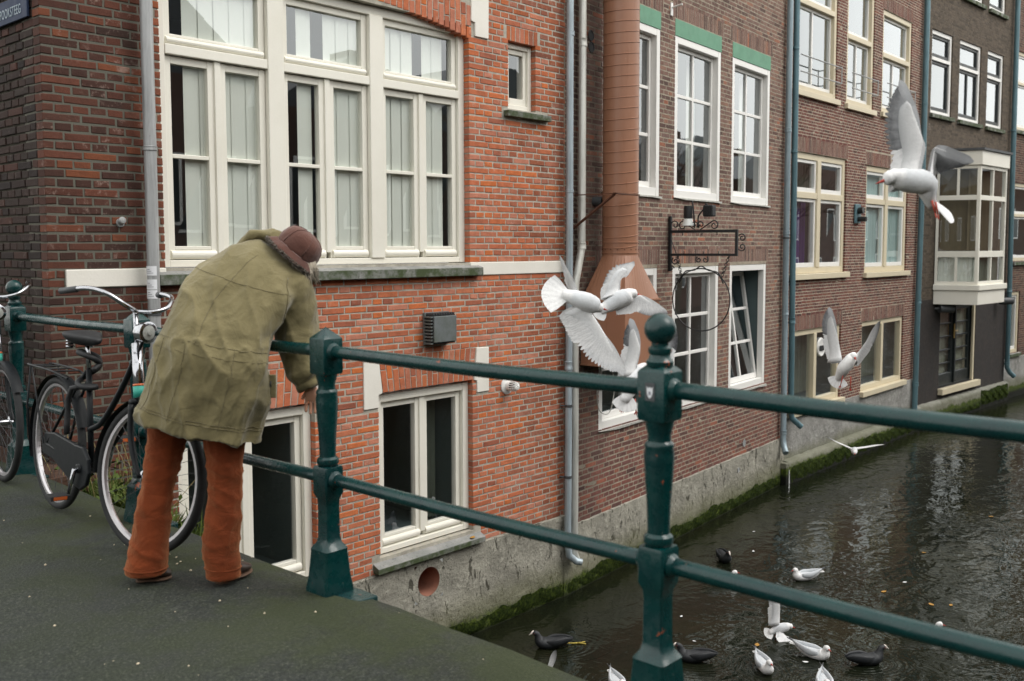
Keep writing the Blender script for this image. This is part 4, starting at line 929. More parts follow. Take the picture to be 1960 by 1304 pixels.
# ================================================================== house E at the right edge of the view
E0 = D_.world(5.45, 0, 0)
E_ = House('canal_house', (E0[0], E0[1]), -4, 0, 'brown brick house with pale yellow window frames cut by the right edge')
upE = [(.18, 1.75, 4.28, 6.2), (2.3, 3.6, 4.28, 6.2)]; miE = [(.35, 1.9, 1.05, 3.0), (2.5, 4.0, 1.05, 3.0)]; loE = [(.28, .95, -1.25, .3), (1.8, 3.2, -1.25, .3)]; opE = upE + miE + loE
qE = layout(0, 6, -1.35, -1.35 + 170 * .055, .055, .10, opE, joint=.011); E_.bricks(qE, M['brickE'], 0, key='E')
mb = MB(); wall_back(mb, 0, 6.0, -1.36, 8.0, [(a - .004, b + .004, c - .004, d + .004) for a, b, c, d in opE], .0016, .3); mb.box(0, 6, .0016, .3, 8, 10.5); E_.part('wall', mb, M['mortarE'])
for a, b, c, d in opE:
    W = E_.window(a, b, c, d, rec=.03, fr=.09, trans=((c + 1.15,) if c > 0 else ()), sash=.05, mat='beige', sashmat='white', rd=1.2); E_.curtain(W, a + .1, b - .1, c + .1, d - .1, .6, 'blind', 8, .02)
    E_.part('window_sill', MB().box(a - .05, b + .06, -.07, .04, c - .09, c - .003), M['sill_stone'], bevel=.006)
E_.part('render_foot', sheetmb(0, 6.1, -2.9, -1.36, -.02, .004), M['concC'], smooth='auto')
vpipe('drainpipe', [wp(D_, 5.28, -.09, 9.5), wp(D_, 5.33, -.09, 3.6), wp(D_, 5.42, -.09, -.2), wp(D_, 5.42, -.09, -1.55), wp(D_, 5.48, -.14, -1.68), wp(D_, 5.56, -.22, -1.78)], .058, 'tealpipe', 'teal drainpipe with a short spout at the right end of the dark house', collars=[(wp(D_, 5.3, -.09, 4.2), .05), (wp(D_, 5.4, -.09, .3), .1), (wp(D_, 5.42, -.09, -1.5), .08)])
# houses on along the bend beyond the frame, and the row across the canal: they stand only in the reflections
def far_house(name, x0, x1, y, h, mat, label, face, nwin=3):
    e = empty(name, ((x0 + x1) / 2, y, WATER)); tag(e, label, 'building', 'houses across the canal'); og = ((x0 + x1) / 2, y, WATER)
    s_ = -face; MB().box(x0, x1, min(y, y + s_ * 8), max(y, y + s_ * 8), WATER - .6, h).build('wall', mat, e, org=og)
    g = MB(); xm = (x0 + x1) / 2; g.prism([(x0 - .1, h), (x1 + .1, h), (xm + .6, h + 1.9), (xm - .6, h + 1.9)], min(y, y + s_ * 8), max(y, y + s_ * 8)); rf = g.build('roof', M['dark_metal'], e, org=og)
    MB().box(xm + 1.0, xm + 1.7, min(y + s_ * 2, y + s_ * 3), max(y + s_ * 2, y + s_ * 3), h + .2, h + 2.6).build('chimney', M['abut'], rf, org=og)
    for k_ in range(nwin):
        cx = x0 + (k_ + .5) * (x1 - x0) / nwin
        for z in np.arange(-1.0, h - 2.2, 2.9):
            w_ = MB().box(cx - .55, cx + .55, min(y + face * .03, y - face * .1), max(y + face * .03, y - face * .1), z, z + 1.9).build('window', M['white'], e, org=og)
            MB().box(cx - .46, cx + .46, min(y + face * .035, y), max(y + face * .035, y), z + .08, z + 1.82).build('pane', M['black_wood'], w_, org=og)
for i, (x0, x1, h) in enumerate(((-62, -48, 7.0), (-48, -36, 6.2), (-36, -27, 6.8), (-27, -18, 6.0), (-18, -9, 6.6), (-9, -2.5, 6.4), (-2.5, 3.6, 5.2), (3.6, 9.4, 5.0), (9.4, 15.2, 5.8), (15.2, 21.5, 5.1), (21.5, 28, 5.7), (28, 36, 5.0), (36, 44, 6.1), (44, 53, 5.6), (53, 62, 6.4), (62, 74, 6.0), (74, 90, 7.0))):
    far_house('canal_house', x0, x1, -9.5 + (.6 if i % 2 else 0), h, (M['abut'], M['mortarD'], M['brick_far'])[i % 3], 'house across the canal seen only as a reflection in the window panes', 1)
# bare trees on the far quay, mirrored in the upper panes
def bare_tree(x, y, h, seed):
    e = empty('bare_tree', (x, y, WATER)); tag(e, 'bare tree across the canal seen only as a reflection in the window panes', 'tree', 'trees across the canal'); r_ = random.Random(seed); tw = MB(); tk = MB(); og = (x, y, WATER)
    def grow(p, d, L, r, n):
        q = p + d * L; (tk if n > 3 else tw).tube([p, (p + q) / 2 + V(r_.gauss(0, .04), r_.gauss(0, .04), 0) * L, q], [r, r * .85, r * .7], 5, False)
        if n == 0: return
        for _ in range(3 if n > 1 else 4): grow(q, unit(d + V(r_.gauss(0, .45), r_.gauss(0, .45), r_.gauss(.12, .3))), L * r_.uniform(.62, .82), r * .62, n - 1)
    grow(V(x, y, WATER), V(0, 0, 1), h * .3, .2, 5); tk.build('trunk', M['abut'], e, org=og); tw.build('crown', M['abut'], e, org=og)
for i, (x, y) in enumerate(((24, -7.2), (31, -6.8), (38, -7.4), (47, -7))): bare_tree(x, y, 8.6 + i % 2, i + 3)

# ================================================================== bridge railing
def railing():
    b = (2.44, 3.25, 0); e = empty('bridge_railing', b); tag(e, 'dark green cast iron bridge railing with turned posts and round rails', 'railing')
    RX = 2.44; ys = [(8.10, 0), (6.45, 1), (4.86, 0), (3.25, 0), (1.622, 1), (-.02, 0), (-1.66, 0)]
    for y, ball in ys:
        c = (RX, y, 0)
        body = MB()
        body.sqlathe([(.073, -.02), (.073, .012), (.066, .05), (.056, .165), (.057, .175), (.050, .186), (.040, .20), (.034, .225), (.033, .36), (.035, .385), (.046, .41), (.046, .512), (.043, .522), (.03, .526)], c, .12)
        o = body.build('post', M['rail'], e, org=b, smooth='auto', bevel=.003)
        bal = MB(); bal.lathe([(.028, .52), (.040, .526), (.046, .538), (.044, .553), (.034, .562), (.0345, .60), (.037, .66), (.042, .72), (.045, .775), (.046, .80), (.043, .822), (.045, .828), (.043, .836), (.036, .843), (.035, .862), (.041, .885), (.046, .91)], c, 24)
        bal.build('baluster', M['rail'], o, org=b, smooth='auto')
        cap = MB(); cap.sqlathe([(.046, .906), (.049, .915), (.049, 1.05), (.046, 1.056)] + ([(.001, 1.098)] if not ball else [(.036, 1.066), (.03, 1.07)]), c, .06); cap.build('cap', M['rail'], o, org=b, smooth='auto', bevel=.003)
        if ball:
            q = MB(); q.lathe([(.03, 1.062), (.04, 1.07), (.042, 1.082), (.034, 1.09), (.031, 1.102), (.036, 1.112), (.035, 1.122), (.026, 1.13), (.026, 1.136)] + [(max(.001, .048 * math.sin(t)), 1.178 - .048 * math.cos(t)) for t in np.linspace(.55, math.pi, 14)], c, 28); q.build('ball', M['rail'], o, org=b, smooth='auto')
        for s_ in (-1, 1):
            for z in (1.0, .47):
                q = MB().lathe([(.035, 0), (.036, s_ * .006), (.030, s_ * .016), (.026, s_ * .02)], (RX, y + s_ * .045, z), 16, 'y'); q.build('rail_socket', M['rail'], o, org=b, smooth='auto')
        MB().box(RX - .06, RX + .095, y - .20, y + .05, -.06, -.004).build('foot_plate', M['rail'], o, org=b, bevel=.008)
    for (y0, _), (y1, _) in zip(ys[:-1], ys[1:]):
        for z in (1.0, .47):
            n = 14; pts = [(RX + .0015 * math.sin(t * 9), y0 + (y1 - y0) * t, z - .006 * math.sin(math.pi * t)) for t in np.linspace(0, 1, n)]
            MB().tube(pts, .0255, 18).build('rail', M['rail'], e, org=b, smooth=True)
    # sticker on the nearest cap
    st = MB().box(RX - .0505, RX - .0495, 1.606, 1.640, .968, 1.022).build('sticker', M['dark_metal'], e, org=b)
    pl = [(1.612, 1.012), (1.616, 1.006), (1.623, 1.009), (1.630, 1.006), (1.634, 1.012), (1.633, .990), (1.628, .979), (1.623, .975), (1.618, .979), (1.613, .990)]; q = MB().prism([(y_, z_) for y_, z_ in pl], -.0003, .0003); q.v = [(RX - .0512 + v[1], v[0], v[2]) for v in q.v]; q.build('emblem', M['paper'], st, org=b); MB().box(RX - .0522, RX - .0516, 1.6195, 1.6265, .986, .996).build('emblem_mark', M['ink'], st, org=b)
railing()

# ================================================================== bicycles
M['bike_black'] = painted('black_bicycle_paint', (.006, .008, .010), .42, .3, .04, 10)
M['bike_black'].node_tree.nodes['Principled BSDF'].inputs['Specular IOR Level'].default_value = .22
M['tyre'] = painted('black_tyre_rubber', (.016, .017, .018), .8, .3, .3, 20)
k = NM('chrome', .12, .6, 1); k.color(k.mix(k.mr(k.noise(30, 3), .5, .7, 0, .5), (.46, .47, .50), (.20, .20, .20))); M['chrome'] = k.m
k = NM('aluminium_rim', .32, .6, .9); k.color((.62, .60, .62)).bump(k.noise(40, 2), .05, .002); M['rim'] = k.m
M['lens'] = painted('ribbed_lamp_glass', (.30, .31, .29), .12, .3, .6, 60)
M['orange_reflector'] = painted('orange_reflector', (.55, .12, .03), .25, .1, 0)
M['teal_tape'] = painted('teal_tape', (.03, .32, .25), .5, .2, 0)
M['saddle'] = painted('black_saddle_vinyl', (.009, .010, .012), .6, .4, .3, 14)
def bicycle(name, rear, front, lean, steer, label, seed=0):
    """x forward, y to the left, z up; both wheels on the ground"""
    rear = V(*rear); front = V(*front); hd = front - rear; WB = np.linalg.norm(hd[:2]); ang = math.atan2(hd[1], hd[0])
    e = empty(name, (rear[0], rear[1], 0)); e.rotation_euler = Euler((lean, 0, ang), 'XYZ'); e.rotation_mode = 'XYZ'
    e.matrix_world = Matrix.Translation((rear[0], rear[1], 0)) @ Matrix.Rotation(ang, 4, 'Z') @ Matrix.Rotation(lean, 4, 'X')
    tag(e, label, 'bicycle', 'bicycles against the bridge railing')
    RW = .362
    def wheel(cx, xf=None, par=e):
        c = (cx, 0, RW); o = MB().torus(c, RW - .021, .021, n=56, k=10).build('wheel', M['tyre'], par, smooth=True, xf=xf)
        q = MB(); rings = []
        for t in np.linspace(0, 2 * math.pi, 56, endpoint=False):
            d = V(math.cos(t), 0, math.sin(t)); rings.append([V(*c) + d * (rr) + V(0, yy, 0) for rr, yy in ((RW - .034, -.013), (RW - .034, .013), (RW - .052, .011), (RW - .057, .0), (RW - .052, -.011))])
        rings.append(rings[0]); q.loft(rings, True, False).build('rim', M['rim'], o, xf=xf)
        MB().tube([(cx, -.055, RW), (cx, -.03, RW)], .012, 8).tube([(cx, .03, RW), (cx, .055, RW)], .012, 8).build('axle_nut', M['chrome'], o, xf=xf)
        MB().lathe([(.012, -.045), (.032, -.035), (.034, -.03), (.018, -.026), (.018, .026), (.034, .03), (.032, .035), (.012, .045)], c, 18, 'y').build('hub', M['chrome'], o, xf=xf, smooth='auto')
        sp = MB()
        for i in range(32):
            t = i / 32 * 2 * math.pi; s_ = 1 if i % 2 else -1; tw = .55 * (1 if (i // 2) % 2 else -1)
            sp.tube([(cx + .03 * math.cos(t + tw), s_ * .032, RW + .03 * math.sin(t + tw)), (cx + (RW - .055) * math.cos(t), 0, RW + (RW - .055) * math.sin(t))], .0011, 4, False)
        sp.build('spokes', M['dark_metal'], o, xf=xf)
        return o
    def fender(cx, a0, a1, xf=None):
        rings = []
        for t in np.linspace(a0, a1, 26):
            d = V(math.cos(t), 0, math.sin(t)); rings.append([V(cx, 0, RW) + d * (RW + .018 - .02 * abs(yy) ** 2 / .03 ** 2 * .4) + V(0, yy, 0) for yy in (-.03, -.018, 0, .018, .03)])
        return MB().loft(rings, closed=False).build('mudguard', M['bike_black'], e, xf=xf, smooth=True)
    def T(pts, r, name, mat='bike_black', xf=None, n=10, par=e, sm=True): return MB().tube(pts, r, n).build(name, M[mat], par, smooth=sm, xf=xf)
    wheel(0); fender(0, R(20), R(200))
    head_b, head_t = V(WB - .11, 0, .70), V(WB - .155, 0, .955); crank = V(.47, 0, .30); seat_t = V(.40, 0, .80)
    T([crank, seat_t], .0155, 'seat_tube'); T([seat_t, V(.36, 0, .97)], .0125, 'seat_post', 'chrome')
    # step-through frame: two curved down tubes
    T(smooth_path([head_b + V(-.01, 0, .02), V(.86, 0, .57), V(.66, 0, .41), crank], 6), .017, 'down_tube'); T(smooth_path([head_t + V(0, 0, -.04), V(.82, 0, .745), V(.60, 0, .555), V(.43, 0, .49)], 6), .0155, 'top_tube')
    T([head_b, head_t], .021, 'head_tube')
    for s_ in (-1, 1): T([(0, s_ * .06, RW), (.38, s_ * .035, .315), (.46, s_ * .03, .30)], .010, 'chain_stay'); T([(0, s_ * .06, RW), (.2, s_ * .03, .60), (.395, s_ * .012, .79)], .008, 'seat_stay')
    T([crank + V(0, -.075, 0), crank + V(0, .075, 0)], .024, 'bottom_bracket', n=14)
    # chain case
    mb = MB(); poly = [(-.07, RW - .06), (-.08, RW + .01), (-.03, RW + .06), (.10, RW + .075), (.40, .415), (.50, .415), (.57, .36), (.585, .29), (.55, .225), (.48, .19), (.40, .20), (.10, RW - .075)]
    mb.prism(poly, -.062, -.040); mb.build('chain_case', M['bike_black'], e, bevel=.008)
    for s_, a in ((-1, R(-118)), (1, R(62))):
        d = V(math.cos(a), 0, math.sin(a)); p = crank + V(0, s_ * .085, 0); q_ = p + d * .17; T([p, q_], [.012, .009], 'crank_arm', 'chrome')
        pd = MB().box(q_[0] - .045, q_[0] + .045, min(q_[1], q_[1] + s_ * .10), max(q_[1], q_[1] + s_ * .10), q_[2] - .012, q_[2] + .012).build('pedal', M['tyre'], e, bevel=.004)
        for x_ in (-1, 1): MB().box(q_[0] + x_ * .0465 - .001, q_[0] + x_ * .0465 + .001, min(q_[1] + s_ * .02, q_[1] + s_ * .085), max(q_[1] + s_ * .02, q_[1] + s_ * .085), q_[2] - .008, q_[2] + .008).build('reflector', M['orange_reflector'], pd)
    MB().lathe([(0, -.012), (.02, -.012), (.022, 0)], (crank[0], -.063, crank[2]), 12, 'y').build('crank_bolt', M['chrome'], e, smooth='auto')
    # saddle
    rings = []
    for t, wd, zt, th in ((0, .055, .99, .03), (.12, .10, 1.0, .05), (.32, .105, .995, .06), (.52, .075, .985, .05), (.72, .042, .983, .042), (.9, .03, .982, .035), (1, .018, .975, .02)):
        x = .22 + t * .30; rings.append([(x, wd * math.cos(p), zt - .018 + (th * .35 * math.sin(p) if math.sin(p) > 0 else th * math.sin(p))) for p in np.linspace(0, 2 * math.pi, 14, endpoint=False)])
    sd = MB().loft(rings).build('saddle', M['saddle'], e, smooth=True, sub=1)
    for s_ in (-1, 1): MB().torus((.27, s_ * .05, .925), .018, .006, ax=(0, 0, 1), n=10, k=5).torus((.27, s_ * .05, .94), .018, .006, ax=(0, 0, 1), n=10, k=5).torus((.27, s_ * .05, .91), .018, .006, ax=(0, 0, 1), n=10, k=5).build('saddle_spring', M['chrome'], sd)
    # fabric wrapped chain lock round the seat tube
    lk = [];
    for t in np.linspace(0, 1, 40): lk.append((.40 + .055 * math.cos(t * 13), .05 * math.sin(t * 13), .80 + .09 * math.sin(t * 5)))
    lk += [(.36, -.07, .70), (.33, -.075, .58), (.34, -.08, .46)]; T(smooth_path(lk, 2), .015, 'chain_lock', 'saddle', n=8)
    # carrier
    mb = MB()
    for s_ in (-1, 1): mb.tube(smooth_path([(.26, s_ * .055, .74), (.05, s_ * .07, .765), (-.28, s_ * .07, .77), (-.32, s_ * .05, .77)], 4), .006, 6).tube([(-.24, s_ * .07, .77), (-.02, s_ * .072, RW)], .005, 6)
    for x in (.1, -.05, -.2, -.3): mb.tube([(x, -.07, .765), (x, .07, .765)], .005, 6)
    mb.build('carrier', M['bike_black'], e); T([(-.24, -.075, .77), (-.27, -.078, .55), (-.20, -.078, .30)], .006, 'carrier_strut')
    # steering group: turned about the head axis
    ax = unit(head_t - head_b); piv = Vector(head_b); X = Matrix.Translation(piv) @ Matrix.Rotation(steer, 4, Vector(ax)) @ Matrix.Translation(-piv)
    fx = WB; wheel(fx, X); fender(fx, R(35), R(185), X)
    for s_ in (-1, 1): T(smooth_path([head_b + V(.0, s_ * .045, -.01), V(WB - .095, s_ * .05, .56), V(WB - .05, s_ * .055, .44), V(WB, s_ * .06, RW)], 5), [.014] * 10 + [.012] * 4 + [.010] * 2, 'fork_blade', xf=X)
    T([head_b + V(0, -.05, 0), head_b + V(0, .05, 0)], .016, 'fork_crown', xf=X)
    st = head_t + ax * .10; T([head_b - ax * .0, head_t + ax * .02], .0255, 'steering_sleeve', 'chrome', xf=X); T([head_t, st + ax * .07], .0125, 'stem', 'chrome', xf=X)
    top = st + ax * .07
    for s_ in (-1, 1):
        pts = smooth_path([top, top + V(.06, s_ * .05, .005), top + V(.075, s_ * .12, .03), top + V(.02, s_ * .19, .08), top + V(-.08, s_ * .215, .095), top + V(-.24 if s_ < 0 else -.085, s_ * .225, .075 if s_ < 0 else .094)], 6)
        T(pts, .0115, 'handlebar', 'chrome', xf=X); T([top + V(-.14 if s_ < 0 else -.09, s_ * .2205, .088), top + V(-.25 if s_ < 0 else -.12, s_ * .2255, .073 if s_ < 0 else .09)], .015, 'grip', 'dark_metal', xf=X)
    lp = head_t + V(.085, -.02, .075); l = MB().lathe([(.0, -.075), (.025, -.07), (.045, -.04), (.05, 0), (.052, .012), (.048, .014)], lp, 20, 'x').build('headlamp', M['chrome'], e, xf=X, smooth='auto')
    MB().lathe([(.045, .010), (.03, .016), (.012, .018), (.011, .024), (0, .025)], lp, 20, 'x').build('lens', M['lens'], l, xf=X, smooth='auto'); T([lp, head_t + V(0, 0, -.04)], .008, 'lamp_bracket', xf=X)
    T([head_b + ax * .02, head_b + ax * .075], .0262, 'tape', 'teal_tape', xf=X); T([head_b + ax * .075, head_b + ax * .085], .0266, 'tape', 'orange_reflector', xf=X)
    return e
bicycle('bicycle', (2.22, 5.40), (2.15, 4.27), R(-3.5), R(16), 'black city bicycle with a chrome handlebar leaning on the railing behind the person')
bicycle('bicycle', (2.30, 7.42), (2.27, 6.29), R(-3), R(-4), 'second black bicycle at the left edge, mostly cut off by the frame')

# ================================================================== the person leaning over the railing
M['skin'] = painted('skin', (.52, .27, .18), .55, .25, .1, 14)
def cloth(name, col, dark, weave=260, rough=.9, bs=.25):
    k = NM(name, rough, .2); c = k.mix(k.mr(k.noise(4.5, 5, .65), .3, .7), col, dark); c = k.mix(k.mr(k.noise(weave, 2), .35, .75, 0, .3), c, tuple(q * .5 for q in col))
    k.color(c); k.b.inputs['Sheen Weight'].default_value = .25; k.bump(k.noise(weave, 2), bs, .002); k.bump(k.noise(11, 5, .6, dist=.8), .35, .03); return k.m
M['coat'] = cloth('olive_cotton_coat', (.225, .192, .098), (.165, .14, .068)); M['coat_seam'] = cloth('olive_seam', (.165, .14, .07), (.12, .10, .05))
k = NM('rust_corduroy', .95, .15); c = k.mix(k.mr(k.noise(6, 5, .65), .3, .7), (.17, .036, .011), (.115, .024, .008)); k.color(c); k.b.inputs['Sheen Weight'].default_value = .5; k.b.inputs['Sheen Tint'].default_value = (1, .5, .25, 1); k.bump(k.noise(420, 2), .3, .002); k.bump(k.noise(1, 4, .6, k.scale(k.pos, (9, 9, 16)), .7), .5, .03); M['corduroy'] = k.m
M['hat'] = cloth('brown_suede', (.125, .052, .037), (.085, .036, .027), 120); M['fleece'] = cloth('grey_brown_fleece', (.13, .11, .085), (.075, .062, .048), 90, .95, 1.0)
M['hair'] = cloth('white_blond_hair', (.55, .50, .42), (.36, .31, .24), 300); M['shoe'] = painted('dark_leather', (.035, .022, .016), .45, .3, .2, 20); M['sole'] = painted('tan_sole', (.10, .055, .032), .7, .3, .2)
# head-on vectors of her stance (she faces the rail, turned to the right along it)
Fd = V(fw.x, fw.y, 0)
def ring(l, r, th, n=40, wob=0, ph=0, sq=.85, z_tw=0):
    """ellipse whose long axis runs from l to r, depth th along the horizontal view across it"""
    l, r = V(*l), V(*r); c = (l + r) / 2; a = (r - l) / 2; out = []
    for t in np.linspace(0, 2 * math.pi, n, endpoint=False):
        co, si = math.cos(t), math.sin(t); k_ = 1 + wob * (math.sin(7 * t + ph) * .6 + math.sin(11 * t + ph * 2.3) * .4)
        co = math.copysign(abs(co) ** sq, co); si = math.copysign(abs(si) ** sq, si)
        out.append(c + a * co * k_ + Fd * si * th * k_)
    return out
from mathutils import noise as mnoise
def fold_field(p, amp=1.0, seed=0):
    """cloth folds: long ridges that mostly hang down, and finer crumples"""
    h = p[0] * rt.x + p[1] * rt.y; d = p[0] * fw.x + p[1] * fw.y; z = p[2]; o = seed * 7.3
    w_ = mnoise.noise(Vector((h * 4 + o, d * 4, z * 3))) * .35
    if seed == 3:      # trouser legs: creases lie across
        r1 = 1 - abs(mnoise.noise(Vector((h * 4 + o + w_, d * 4, z * 13 + h * 5)))); r2 = 1 - abs(mnoise.noise(Vector((h * 16, d * 16 + o, z * 3 + w_))))
        return amp * (.010 * (r1 ** 5 - .4) + .006 * (r2 ** 4 - .4) + .0025 * (mnoise.noise(Vector((h * 20, d * 20, z * 34 + o)))))
    r1 = 1 - abs(mnoise.noise(Vector((h * 8.5 + o + z * 2.2 + w_, d * 8.5, z * 2.1 + w_))) * 1.25); r2 = 1 - abs(mnoise.noise(Vector((h * 17 - z * 6 + o, d * 17, z * 9 + w_ * 3))) * 1.2)
    n1 = mnoise.noise(Vector((h * 8 + o + z * 2.5 + w_ * 2, d * 8, z * 2.4))); n2 = mnoise.noise(Vector((h * 15 - z * 7 + w_ * 4 + o, d * 15, z * 8)))
    return amp * (.013 * n1 + .006 * n2 + .013 * (max(0, r1) ** 3.5 - .45) + .0045 * (max(0, r2) ** 5 - .35))
def remeshed(name, mb, mat, parent, org, vox, amp=1.0, smooth_it=6, seed=0, keep=None):
    """union of overlapping closed shapes as one skin, with cloth folds pushed into it"""
    o = mb.build(name, mat, parent, org=org); md = o.modifiers.new('r', 'REMESH'); md.mode = 'VOXEL'; md.voxel_size = vox
    sm = o.modifiers.new('s', 'SMOOTH'); sm.factor = .5; sm.iterations = smooth_it
    bpy.context.view_layer.update(); me = bpy.data.meshes.new_from_object(o.evaluated_get(bpy.context.evaluated_depsgraph_get())); o.modifiers.clear()
    n = len(me.vertices); co = np.empty(n * 3); no = np.empty(n * 3); me.vertices.foreach_get('co', co); me.vertices.foreach_get('normal', no); co = co.reshape(-1, 3); no = no.reshape(-1, 3)
    if amp:
        for i in range(n):
            p = co[i] + V(*org); k_ = keep(p) if keep else 1.0
            co[i] += no[i] * fold_field(p, amp * k_, seed)
        me.vertices.foreach_set('co', co.ravel())
    me.polygons.foreach_set('use_smooth', [True] * len(me.polygons)); me.update(); me.name = name; old = o.data; o.data = me; me.materials.clear(); me.materials.append(mat); bpy.data.meshes.remove(old); return o

def person():
    b = (2.10, 3.82, 0)
    # body: one continuous skin from feet to head and fingertips
    J = {'pel': ((2.20, 3.76, .80), .115), 'sp1': ((2.26, 3.74, .97), .115), 'sp2': ((2.36, 3.71, 1.13), .12), 'sp3': ((2.46, 3.69, 1.25), .11), 'nk': ((2.535, 3.68, 1.335), .05), 'hd': ((2.58, 3.665, 1.375), .085), 'hd2': ((2.615, 3.645, 1.42), .08),
         'hL': ((2.135, 3.89, .76), .07), 'kL': ((2.051, 3.925, .42), .045), 'aL': ((1.985, 3.91, .09), .036), 'bL': ((1.98, 3.92, .045), .04), 'tL': ((2.04, 3.89, .035), .03),
         'hR': ((2.243, 3.71, .74), .07), 'kR': ((2.232, 3.698, .40), .045), 'aR': ((2.195, 3.67, .09), .036), 'bR': ((2.20, 3.665, .045), .04), 'tR': ((2.29, 3.69, .035), .03),
         'shR': ((2.52, 3.61, 1.24), .06), 'elR': ((2.585, 3.635, 1.0), .04), 'wrR': ((2.612, 3.59, .80), .024), 'plR': ((2.614, 3.585, .765), .026), 'shL': ((2.40, 3.80, 1.24), .06), 'elL': ((2.33, 3.82, 1.08), .042), 'wrL': ((2.36, 3.74, .99), .026), 'plL': ((2.37, 3.72, .965), .028)}
    Ed = [('pel', 'sp1'), ('sp1', 'sp2'), ('sp2', 'sp3'), ('sp3', 'nk'), ('nk', 'hd'), ('hd', 'hd2'), ('pel', 'hL'), ('hL', 'kL'), ('kL', 'aL'), ('aL', 'bL'), ('bL', 'tL'), ('pel', 'hR'), ('hR', 'kR'), ('kR', 'aR'), ('aR', 'bR'), ('bR', 'tR'), ('sp3', 'shR'), ('shR', 'elR'), ('elR', 'wrR'), ('wrR', 'plR'), ('sp3', 'shL'), ('shL', 'elL'), ('elL', 'wrL'), ('wrL', 'plL')]
    for sfx, base, ax, sd in (('R', V(2.614, 3.585, .765), V(.0, -.02, -1), V(.66, -.74, 0)), ('L', V(2.37, 3.72, .965), V(-.2, -.1, -.95), V(.6, .7, 0))):
        for i, (o_, L_) in enumerate(((-.027, .060), (-.009, .070), (.009, .066), (.026, .052))):
            p1 = base + sd * o_ + ax * .022; p2 = p1 + ax * L_ * .5 + sd * o_ * .15; p3 = p2 + ax * L_ * .45 - V(.006, .004, 0)
            for j, (p, r_) in enumerate(((p1, .0095), (p2, .0085), (p3, .0068))): J['f%s%d%d' % (sfx, i, j)] = (tuple(p), r_)
            Ed += [('pl' + sfx, 'f%s%d0' % (sfx, i)), ('f%s%d0' % (sfx, i), 'f%s%d1' % (sfx, i)), ('f%s%d1' % (sfx, i), 'f%s%d2' % (sfx, i))]
        p1 = base - sd * .034 - ax * .004; p2 = p1 - sd * .016 + ax * .026; J['t%s0' % sfx] = (tuple(p1), .0105); J['t%s1' % sfx] = (tuple(p2), .008); Ed += [('pl' + sfx, 't%s0' % sfx), ('t%s0' % sfx, 't%s1' % sfx)]
    ks = list(J); me = bpy.data.meshes.new('person'); me.from_pydata([tuple(V(*J[k_][0]) - V(*b)) for k_ in ks], [(ks.index(p), ks.index(q)) for p, q in Ed], [])
    P = link('person', me, M['skin']); P.location = b; md = P.modifiers.new('skin', 'SKIN'); md.use_smooth_shade = True
    for i, k_ in enumerate(ks): r_ = J[k_][1]; me.skin_vertices[0].data[i].radius = (r_, r_); me.skin_vertices[0].data[i].use_root = (k_ == 'pel')
    ss = P.modifiers.new('sub', 'SUBSURF'); ss.levels = ss.render_levels = 2
    tag(P, 'person in olive coat, rust corduroy trousers and brown hat bent over the railing', 'person')
    # trousers: two flared legs and the seat
    L1 = [((2.122, 3.923, .74), .095), ((2.095, 3.939, .573), .084), ((2.051, 3.925, .421), .071), ((2.017, 3.918, .292), .074), ((1.988, 3.907, .163), .081), ((1.970, 3.905, .075), .087), ((1.966, 3.905, .038), .086)]
    L2 = [((2.244, 3.708, .72), .097), ((2.238, 3.702, .537), .081), ((2.231, 3.696, .403), .069), ((2.212, 3.687, .271), .079), ((2.196, 3.680, .163), .076), ((2.192, 3.665, .075), .075), ((2.190, 3.660, .018), .073)]
    mb = MB()
    for L_ in (L1, L2):
        pts = smooth_path([p for p, r_ in L_], 4); rr = np.interp(np.linspace(0, 1, len(pts)), np.linspace(0, 1, len(L_)), [r_ for p, r_ in L_])
        mb.loft([[p + V(math.cos(t) * r_, math.sin(t) * r_, 0) for t in np.linspace(0, 2 * math.pi, 24, endpoint=False)] for p, r_ in zip(pts, rr)])
    mb.loft([[V(2.185, 3.815, z) + V(math.cos(t) * .15, math.sin(t) * .19, 0) for t in np.linspace(0, 2 * math.pi, 24, endpoint=False)] for z in (.68, .80, .9)])
    def fk(p): return .9 if p[2] > .1 else .4
    tro = remeshed('trousers', mb, M['corduroy'], P, b, .0085, .9, 4, 3, fk)
    for L_ in (L1, L2):
        p, r_ = V(*L_[-2][0]), L_[-2][1]; MB().torus(p + V(0, 0, -.012), r_ * 1.0, .0035, ax=(.05, 0, 1), n=30, k=5).build('hem_seam', M['corduroy'], tro, org=b, smooth=True)
    # shoes
    for (hx, hy, tx, ty) in ((1.965, 3.925, 2.05, 3.885), (2.185, 3.655, 2.325, 3.70)):
        h, t_ = V(hx, hy, 0), V(tx, ty, 0); d = unit(t_ - h); s_ = V(-d[1], d[0], 0); L_ = np.linalg.norm(t_ - h) + .05
        def shoe(z0, prof, nm, mat):
            rings = []
            for u_, w_, zt in prof: c = h - d * .03 + d * u_ * L_; rings.append([c + s_ * w_ * math.cos(a) + V(0, 0, z0 + (zt - z0) * (.5 + .5 * math.sin(a)) if zt > 0 else 0) for a in np.linspace(0, 2 * math.pi, 14, endpoint=False)])
            return MB().loft(rings).build(nm, M[mat], P, org=b, smooth=True)
        shoe(.012, [(0, .02, .06), (.08, .034, .09), (.35, .036, .085), (.6, .044, .065), (.85, .04, .05), (1, .018, .035)], 'shoe', 'shoe'); shoe(.0, [(0, .022, .014), (.08, .037, .014), (.35, .037, .014), (.6, .047, .014), (.85, .043, .014), (1.01, .02, .014)], 'shoe_sole', 'sole')
